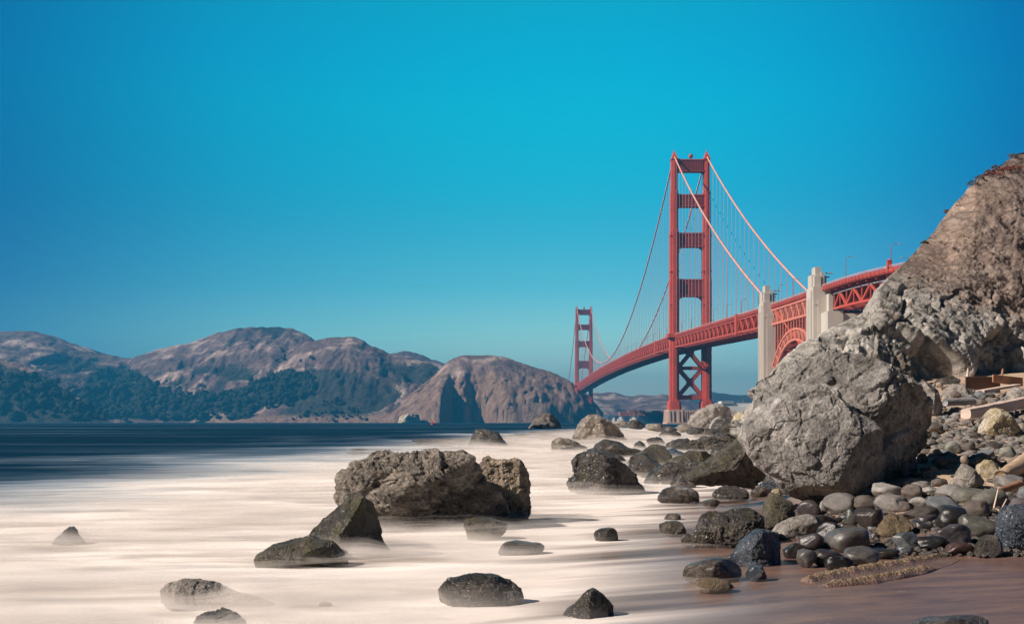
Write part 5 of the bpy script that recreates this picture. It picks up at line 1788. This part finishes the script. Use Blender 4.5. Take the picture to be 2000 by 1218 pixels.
def rough_log(name, a, b, ra, rb, mat, label, cat, seed=0, square=False, n=26, m=16):
    a, b = Vector(a), Vector(b)
    d = (b - a).normalized()
    s_ = d.cross(Vector((0, 0, 1))).normalized()
    t_ = s_.cross(d).normalized()
    V, Fs = [], []
    for i in range(n + 1):
        u = i / n
        c = a.lerp(b, u)
        for k in range(m):
            th = 2 * math.pi * k / m
            q = 5.0 if square else 2.0
            kk = (abs(math.cos(th)) ** q + abs(math.sin(th)) ** q) ** (-1 / q)
            r_ = (ra + (rb - ra) * u) * kk
            V.append(c + (s_ * math.cos(th) + t_ * math.sin(th)) * r_)
    V = np.array([p[:] for p in V])
    V = V + (0.07 * max(ra, rb)) * np.stack([fbm(V * 4 + seed, 3), fbm(V * 4 + seed + 5, 3), fbm(V * 4 + seed + 9, 3)], 1)
    i = np.arange((n + 1) * m).reshape(n + 1, m)
    Fq = np.stack([i[:-1], np.roll(i, -1, 1)[:-1], np.roll(i, -1, 1)[1:], i[1:]], -1).reshape(-1, 4)
    caps = []
    V = np.concatenate([V, [np.array(a), np.array(b)]])
    for k in range(m):
        caps.append((len(V) - 2, k, (k + 1) % m, (k + 1) % m))
        caps.append((len(V) - 1, n * m + (k + 1) % m, n * m + k, n * m + k))
    me = bpy.data.meshes.new(name)
    me.from_pydata([tuple(p) for p in V], [], [tuple(f) for f in Fq] + [f[:3] for f in caps])
    me.polygons.foreach_set('use_smooth', [not square] * len(me.polygons))
    me.materials.append(mat)
    return tag(link(bpy.data.objects.new(name, me)), label, cat)


rough_log('beam', W(1886, 808, 27.5), W(2040, 778, 32.0), 0.125, 0.16, M_WHITEWOOD, 'long bleached white squared beam lying on the upper beach', 'beam', 3, True)
rough_log('log', W(1954, 930, 19.4), W(2040, 886, 21.5), 0.10, 0.24, M_TANWOOD, 'thick tan driftwood log at the right edge', 'log', 5)
rough_log('log', W(1846, 786, 31.0), W(1902, 783, 31.5), 0.10, 0.10, M_GREYWOOD, 'grey log in the shade right of the large grey block', 'log', 6)
rough_log('driftwood', W(1946, 960, 17.6), W(1992, 944, 18.2), 0.045, 0.06, M_ORANGEBARK, 'orange brown piece of bark below the long grey cobble', 'driftwood', 7)
rough_log('driftwood', W(1780, 926, 20.6), W(1864, 919, 20.8), 0.03, 0.045, M_GREYWOOD, 'thin grey driftwood stick lying behind the sand patch', 'driftwood', 8)
rough_log('stick', W(1941, 992, 16.2), W(1950, 953, 16.3), 0.014, 0.010, M_WHITEWOOD, 'pale stick standing upright among the cobbles', 'stick', 9, n=8, m=6)
rough_log('stick', W(1957, 992, 16.3), W(1966, 974, 16.5), 0.013, 0.008, M_WHITEWOOD, 'shorter pale stick leaning right of the upright one', 'stick', 10, n=8, m=6)
rough_log('stick', W(1889, 740, 37.0), W(1891, 718, 37.0), 0.05, 0.03, M_WHITEWOOD, 'short pale stake behind the left end of the brown planks', 'stake', 11, n=6, m=6)
rough_log('stick', W(1956, 738, 38.0), W(1959, 719, 38.0), 0.04, 0.03, M_ORANGEBARK, 'short orange stake behind the right brown plank', 'stake', 12, n=6, m=6)


def board(corners, Y0, Y1, th, mat, label, name='plank'):
    """a sawn board: its four corners in the picture at distances Y0 (left) to Y1 (right), with its own thickness"""
    (x0, t0, b0), (x1, t1, b1) = corners
    p = [W(x0, b0, Y0), W(x1, b1, Y1), W(x1, t1, Y1), W(x0, t0, Y0)]
    q = [(a, b + th, c) for a, b, c in p]
    g = MB().add(p + q, [(0, 1, 2, 3), (7, 6, 5, 4), (0, 4, 5, 1), (1, 5, 6, 2), (2, 6, 7, 3), (3, 7, 4, 0)])
    o = g.build(name, mat)
    md = o.modifiers.new('edge', 'BEVEL')
    md.width = 0.012
    md.segments = 2
    return tag(o, label, 'plank')


board([(1886, 735, 758), (1954, 735, 764)], 35.6, 36.2, 0.07, M_BROWNWOOD, 'wide brown board standing on edge at the cliff foot')
board([(1940, 731, 746), (1998, 737, 754)], 35.2, 36.0, 0.09, M_ORANGEBARK, 'split brown plank resting over the right end of the wide board')
g = MB()
a, b = Vector(W(1914, 764, 34.6)), Vector(W(1986, 752, 35.4))
g.beam(a, b, 0.32, 0.07)
o = g.build('plank', M_WHITEWOOD)
tag(o, 'pale thin plank lying flat under the brown boards', 'plank')

# ledge: two low parallel ribs crusted with barnacles, the wash running between them
A = np.array(ground_hit(1566, 1142)[:2])
B = np.array(ground_hit(1858, 1087)[:2])
ax = (B - A) / np.linalg.norm(B - A)
nr = np.array([ax[1], -ax[0]])
L_ = np.linalg.norm(B - A)
nu, nv = 360, 90
uu, vv = np.meshgrid(np.linspace(-0.02, 1.02, nu), np.linspace(-0.12, 1.1, nv))
wid = 0.30 * np.interp(uu, [0, 0.2, 0.5, 0.8, 1.0], [0.55, 1.1, 1.15, 0.75, 0.35])
xy = A[None, None] + ax * (uu * L_)[..., None] + nr * ((vv - 0.3) * wid * 2.0)[..., None]
q = np.stack([xy[..., 0].ravel(), xy[..., 1].ravel(), np.zeros(uu.size)], 1)
wob = 0.06 * fbm(q * 2.2, 3).reshape(uu.shape)
v2 = vv + wob
rib = np.exp(-((v2 - 0.10) / 0.17) ** 2) * (uu > 0.06) + 0.9 * np.exp(-((v2 - 0.84) / 0.14) ** 2) * sstep(0.72, 0.55, uu)
rib *= sstep(-0.01, 0.08, uu) * sstep(1.02, 0.9, uu)
fvl, fel = facets(q * 26)
bar = np.clip(fbm(q * 9, 3).reshape(uu.shape) + 0.5, 0, 1)
hgt = 0.006 + 0.05 * rib + (0.007 * np.abs(fvl).reshape(uu.shape) + 0.02 * bar) * np.clip(rib * 1.4, 0, 1)
edge = np.minimum(sstep(-0.12, -0.02, vv), sstep(1.1, 1.0, vv)) * sstep(-0.02, 0.04, uu) * sstep(1.02, 0.96, uu)
gz = ground_z(q[:, 0], q[:, 1]).reshape(uu.shape)
q[:, 2] = (gz + hgt * edge - 0.05 * (1 - edge)).ravel()
M = Mat('barnacled_ledge')
v = M.coords('Object', rnd=False)
ra = M.mapr(M.math('ADD', M.attr('rib'), M.math('MULTIPLY', M.math('SUBTRACT', M.noise(v, 6.0, 4, 0.6), 0.5), 0.9)), 0.42, 0.62)
bc = M.mix(M.mapr(M.voro(v, 38.0), 0.40, 0.22), (0.15, 0.10, 0.065), M.ramp(M.noise(v, 14, 3), [(0.35, (0.26, 0.18, 0.10)), (0.65, (0.52, 0.39, 0.24))]))
c = M.mix(ra, M.ramp(M.noise(v, 3.0, 6, 0.6), [(0.3, (0.10, 0.065, 0.050)), (0.7, (0.20, 0.13, 0.10))]), bc)
M_LEDGE = M.p(color=c, rough=M.mapr(ra, 0, 1, 0.35, 0.8), normal=M.bump(M.math('ADD', M.noise(v, 40, 4, 0.7), M.voro(v, 38.0)), 0.7, 0.02))
o = link(bpy.data.objects.new('barnacled_ledge', mesh_np('barnacled_ledge', q, grid_faces(nu, nv), M_LEDGE, attrs={'rib': rib.ravel()})))
tag(o, 'long low ledge with two barnacle crusted ribs at the edge of the wash', 'ledge')

# ------------------------------------------------------------------ woods and bushes
M = Mat('far_foliage')
v = M.coords('Object', rnd=False)
n1 = M.noise(v, 0.05, 6, 0.7)
n2 = M.noise(v, 0.35, 4, 0.7)
c = M.mix(0.6, M.ramp(n1, [(0.3, (0.014, 0.022, 0.020)), (0.7, (0.042, 0.048, 0.034))]), M.ramp(n2, [(0.3, 0.5), (0.7, 1.5)]), 'MULTIPLY')
M_FOL = M.p(color=c, rough=0.95, spec=0.1, normal=M.bump(n2, 1.0, 3.0))
S, Fc = ico(2)
rs = np.random.RandomState(9)
V, Fs, n = [], [], 0
ZONES = [([(-300, 690), (0, 712), (110, 752), (205, 818), (205, 824), (-300, 824)], 420, 9, 13), ([(160, 800), (170, 745), (210, 716), (255, 722), (300, 752), (350, 775), (400, 785), (400, 820), (220, 822)], 420, 8, 13), ([(330, 800), (350, 772), (420, 772), (470, 765), (500, 740), (560, 728), (600, 738), (618, 760), (560, 780), (500, 800), (480, 818), (340, 818)], 420, 7, 12), ([(500, 752), (560, 722), (606, 735), (620, 770), (560, 790), (520, 800)], 120, 8, 13), ([(600, 800), (650, 775), (700, 800), (720, 822), (560, 822)], 60, 4, 7), ([(500, 690), (640, 700), (700, 730), (560, 735)], 16, 4, 7)]
for poly, cnt, h0, h1 in ZONES:
    k = tries = 0
    while k < cnt and tries < 40000:
        tries += 1
        px, Yq = rs.uniform(min(p[0] for p in poly), max(p[0] for p in poly)), (rs.uniform(1955, 2120) if poly[0][0] < -200 else rs.uniform(2150, 2800))
        zq = hill_at(px, Yq)
        if zq < 3:
            continue
        py = PY0 - F * (zq - H) / Yq
        if not inside((px, py), poly):
            continue
        hq = h0 * 0.6 + (h1 * 1.15 - h0 * 0.6) * rs.random_sample() ** 1.6
        wq = hq * rs.uniform(0.38, 0.75)
        for _ in range(2):
            s_ = S * (1 + 0.30 * rs.normal(size=(len(S), 1)))
            q = s_ * np.array([wq, wq, hq * rs.uniform(0.45, 0.62)]) * rs.uniform(0.7, 1.0)
            V.append(q + np.array([(px - PX0) * Yq / F + rs.normal() * wq * 0.5, Yq + rs.normal() * wq * 0.5, zq + hq * rs.uniform(0.35, 0.6)]))
            Fs.append(Fc + n)
            n += len(S)
        k += 1
o = link(bpy.data.objects.new('woodland', mesh_np('woodland', np.concatenate(V), np.concatenate(Fs), M_FOL)))
tag(o, kind='stuff')


def leaf_clump(name, c, rx, rz, n, leaf, mat, label, cat, seed, group=None, stems=True):
    r_ = np.random.RandomState(seed)
    g = MB()
    for _ in range(n):
        d = r_.normal(size=3)
        d /= np.linalg.norm(d)
        p = d * np.array([rx, rx, rz]) * r_.uniform(0.3, 1.0) ** 0.5
        p[2] = abs(p[2])
        a, b = r_.normal(size=3), r_.normal(size=3)
        a /= np.linalg.norm(a)
        b -= a * a.dot(b)
        b /= np.linalg.norm(b)
        s_ = leaf * r_.uniform(0.6, 1.3)
        g.add([tuple(p - a * s_), tuple(p + b * s_ * 0.5), tuple(p + a * s_), tuple(p - b * s_ * 0.5)], [(0, 1, 2, 3)])
    o = g.build(name, mat, fix=False)
    o.location = c
    return tag(o, label, cat, group)


M_ICEPLANT = plain_mat('red_iceplant', (0.17, 0.042, 0.032), 0.7, 0.4, 4.0)
M_BUSH = plain_mat('dark_bush', (0.10, 0.082, 0.056), 0.8, 0.4, 4.0)
def cliff_point(px, py):
    p = CLIFF[:nv_cl - 27].reshape(-1, 3)
    d = (p[:, 0] / p[:, 1] * F + PX0 - px) ** 2 + (PY0 - F * (p[:, 2] - H) / p[:, 1] - py) ** 2
    return p[int(np.argmin(d))]


for i, (px, py, rx, rz, n_) in enumerate([(1938, 342, 0.6, 0.12, 300), (1958, 334, 0.65, 0.12, 330), (1976, 330, 0.6, 0.12, 300)]):
    leaf_clump('ice_plant', cliff_point(px, py), rx, rz, n_, 0.055, M_ICEPLANT, '%s patch of red succulent low on the cliff crest' % ('left', 'middle', 'right')[i], 'plant', i, 'red plants on the cliff crest')
for i, (px, py, rx, rz) in enumerate([(1850, 416, 0.35, 0.3), (1900, 360, 0.6, 0.4), (1912, 350, 0.5, 0.35), (1945, 328, 0.45, 0.3), (1930, 338, 0.35, 0.35), (1978, 306, 0.5, 0.3), (1806, 474, 0.3, 0.2)]):
    leaf_clump('bush', cliff_point(px, py), rx * 0.55, rz * 0.6, 150, 0.045, M_BUSH, '%s small dry bush from the left along the cliff crest' % ORD[(6, 5, 4, 2, 3, 1, 0)[i] if False else {1806: 0, 1850: 1, 1900: 2, 1912: 3, 1930: 4, 1945: 5, 1978: 6}[px]], 'bush', 20 + i, 'dry bushes along the cliff crest')

# dry scrub scattered over the earth of the upper cliff
r_ = np.random.RandomState(77)
idx = np.nonzero((CL_DIRT > 0.6) & (np.repeat(CL_T, nu_cl) < 0.99) & (np.repeat(CL_T, nu_cl) > 0.3))[0]
g = MB()
for k in range(230):
    c0 = CLIFF.reshape(-1, 3)[r_.choice(idx)]
    rad = 0.07 + 0.20 * r_.random_sample() ** 2
    for _ in range(int(20 + 160 * rad)):
        d = r_.normal(size=3)
        d /= np.linalg.norm(d)
        p = c0 + d * rad * r_.uniform(0.2, 1.0) * np.array([1, 1, 0.7])
        a, b = r_.normal(size=3), r_.normal(size=3)
        a /= np.linalg.norm(a)
        b -= a * a.dot(b)
        b /= np.linalg.norm(b)
        s_ = 0.035 * r_.uniform(0.6, 1.4)
        g.add([tuple(p - a * s_), tuple(p + b * s_ * 0.5), tuple(p + a * s_), tuple(p - b * s_ * 0.5)], [(0, 1, 2, 3)])
o = g.build('scrub', plain_mat('dry_scrub', (0.17, 0.125, 0.085), 0.85, 0.5, 1.5), fix=False)
tag(o, kind='stuff')

# ------------------------------------------------------------------ on the water: ship, boats, buoy
M_NAVY = plain_mat('navy_hull', (0.055, 0.085, 0.13), 0.5, 0.15, 0.05)
M_WHITEP = plain_mat('white_paint', (0.80, 0.78, 0.74), 0.4, 0.06, 0.1)
M_SHIPRED = plain_mat('container_red', (0.36, 0.13, 0.11), 0.6, 0.25, 0.1)
M_GLASS = plain_mat('dark_glass', (0.02, 0.03, 0.04), 0.1, 0.1, 0.1)
M_BUOY = plain_mat('buoy_red', (0.55, 0.06, 0.04), 0.4, 0.1, 0.5)
YS = 1850.0
xs0, xs1 = (1178 - PX0) * YS / F, (1492 - PX0) * YS / F
shp = empty('container_ship', ((xs0 + xs1) / 2, YS, 0))
tag(shp, 'long navy hulled cargo ship with white upper decks passing behind the near tower', 'ship')
Ls = (xs1 - xs0) / 2
g = MB()
st_ = np.linspace(-1, 1, 25)
V, Fs = [], []
for u in st_:
    bw = 15.5 * max(0.04, (1 - max(0, (-u - 0.72) / 0.28) ** 1.8)) * (1 - 0.25 * max(0, (u - 0.85) / 0.15))
    dk = 11.5 + 3.0 * max(0, (-u - 0.8) / 0.2)
    bl = bw * (0.55 if u < -0.8 else 0.9)
    V += [(u * Ls, -bw, dk), (u * Ls, bw, dk), (u * Ls, bl, -1), (u * Ls, -bl, -1)]
for i in range(24):
    for k in range(4):
        Fs.append((i * 4 + k, i * 4 + (k + 1) % 4, i * 4 + 4 + (k + 1) % 4, i * 4 + 4 + k))
Fs += [(3, 2, 1, 0), (96, 97, 98, 99)]
g.add(V, Fs)
g.build('hull', M_NAVY, shp)
for k in range(11):
    g = MB()
    x = -Ls * 0.80 + k * Ls * 0.105
    hh_ = (6.0, 8.5, 8.5, 6.0, 8.5, 6.0, 8.5, 8.5, 6.0, 6.0, 3.4)[k]
    g.box(x, x + Ls * 0.097, -13, 13, 11.6, 11.6 + hh_)
    for q in range(1, int(hh_ // 2.8) + 1):
        g.box(x + 0.1, x + Ls * 0.097 - 0.1, -13.2, 13.2, 11.6 + q * 2.8 - 0.2, 11.6 + q * 2.8)
    g.build('container_stack', M_SHIPRED, shp)
g = MB()
g.box(Ls * 0.30, Ls * 0.985, -14, 14, 11.6, 27.0)
g.box(Ls * 0.40, Ls * 0.93, -13, 13, 27.0, 32.0)
g.box(Ls * 0.45, Ls * 0.60, -15.5, 15.5, 32.0, 35.0)
g.build('superstructure', M_WHITEP, shp)
g = MB()
g.frustum((Ls * 0.74, Ls * 0.82, -4, 4, 32), (Ls * 0.75, Ls * 0.81, -3.4, 3.4, 39))
g.build('funnel', M_NAVY, shp)
for z0 in (29.0, 33.0):
    g = MB()
    yb_ = 13.1 if z0 < 32 else 15.6
    g.box(Ls * 0.455, Ls * 0.595, -yb_, yb_, z0, z0 + 1.1)
    g.build('window_band', M_GLASS, shp)


def small_boat(px, Yq, ln, label, masts):
    bt = empty('fishing_boat', ((px - PX0) * Yq / F, Yq, 0))
    tag(bt, label, 'boat', None)
    g = MB()
    V, Fs = [], []
    for u in np.linspace(-1, 1, 9):
        bw = ln * 0.17 * max(0.06, 1 - max(0, u) ** 2.2)
        V += [(u * ln / 2, -bw, 1.2 + 0.9 * max(0, u) ** 2), (u * ln / 2, bw, 1.2 + 0.9 * max(0, u) ** 2), (u * ln / 2, bw * 0.6, -0.4), (u * ln / 2, -bw * 0.6, -0.4)]
    for i in range(8):
        for k in range(4):
            Fs.append((i * 4 + k, i * 4 + (k + 1) % 4, i * 4 + 4 + (k + 1) % 4, i * 4 + 4 + k))
    Fs += [(3, 2, 1, 0), (32, 33, 34, 35)]
    g.add(V, Fs)
    g.build('hull', M_WHITEP, bt)
    g = MB()
    g.box(-ln * 0.22, ln * 0.12, -ln * 0.1, ln * 0.1, 1.2, 3.4)
    g.box(-ln * 0.1, ln * 0.08, -ln * 0.08, ln * 0.08, 3.4, 4.6)
    g.build('cabin', M_WHITEP, bt)
    for m_ in masts:
        g = MB()
        g.tube([(m_[0], 0, 1.2), (m_[1], 0, m_[2])], 0.12, 5)
        g.build('mast', M_STEEL, bt)


small_boat(1212, 640, 8.5, 'white motor boat with a tall cabin beyond the tall domed sea rock', [(0, 0, 5.6)])
small_boat(1238, 700, 11.0, 'fishing boat with raked masts left of the near tower', [(-1, -3.4, 8.5), (1.5, 3.0, 7.2), (0, 0, 6.5)])
small_boat(1199, 760, 6.0, 'low white skiff, leftmost of the small boats', [(0, 0, 2.6)])
by = empty('buoy', W(845, 829, 690.0)[:2] + (0,))
tag(by, 'red channel buoy off the steep headland', 'buoy')
g = MB()
g.tube([(0, 0, -0.4), (0, 0, 0.7)], 1.15, 12)
g.build('float', M_BUOY, by)
g = MB()
for k in range(4):
    a = math.pi / 4 + k * math.pi / 2
    g.beam((math.cos(a) * 0.8, math.sin(a) * 0.8, 0.6), (math.cos(a) * 0.25, math.sin(a) * 0.25, 2.4), 0.16)
g.frustum((-0.62, 0.62, -0.62, 0.62, 1.0), (-0.3, 0.3, -0.3, 0.3, 2.3))
g.tube([(0, 0, 2.3), (0, 0, 3.0)], [0.34, 0.05], 8)
g.build('cage', M_BUOY, by)
R('sea_rock', [(776, 830), (784, 812), (796, 808), (802, 818), (808, 806), (816, 810), (822, 830)], M_PALE, 'white stained rocks at the foot of the steep headland', base=825, Y=2060.0, depth=0.8, level=5, seed=140, facet=1.4)

# ------------------------------------------------------------------ the air
HZ_D = 0.000185
M = Mat('sea_haze')
M.t.nodes.remove(M.b)
pv = M.n('ShaderNodeVolumePrincipled')
pv.inputs['Color'].default_value = (0.05, 0.45, 0.86, 1)
pv.inputs['Density'].default_value = HZ_D
pv.inputs['Anisotropy'].default_value = 0.2
M.t.links.new(pv.outputs[0], M.out.inputs['Volume'])
g = MB()
g.box(-9500, 9500, -60, 8200, -60, 330)
tag(g.build('haze', M.m), kind='stuff')
print('duplicate cobble labels:', sum(v_ for v_ in NSEEN.values() if v_ > 1), 'ropes', n_ropes)
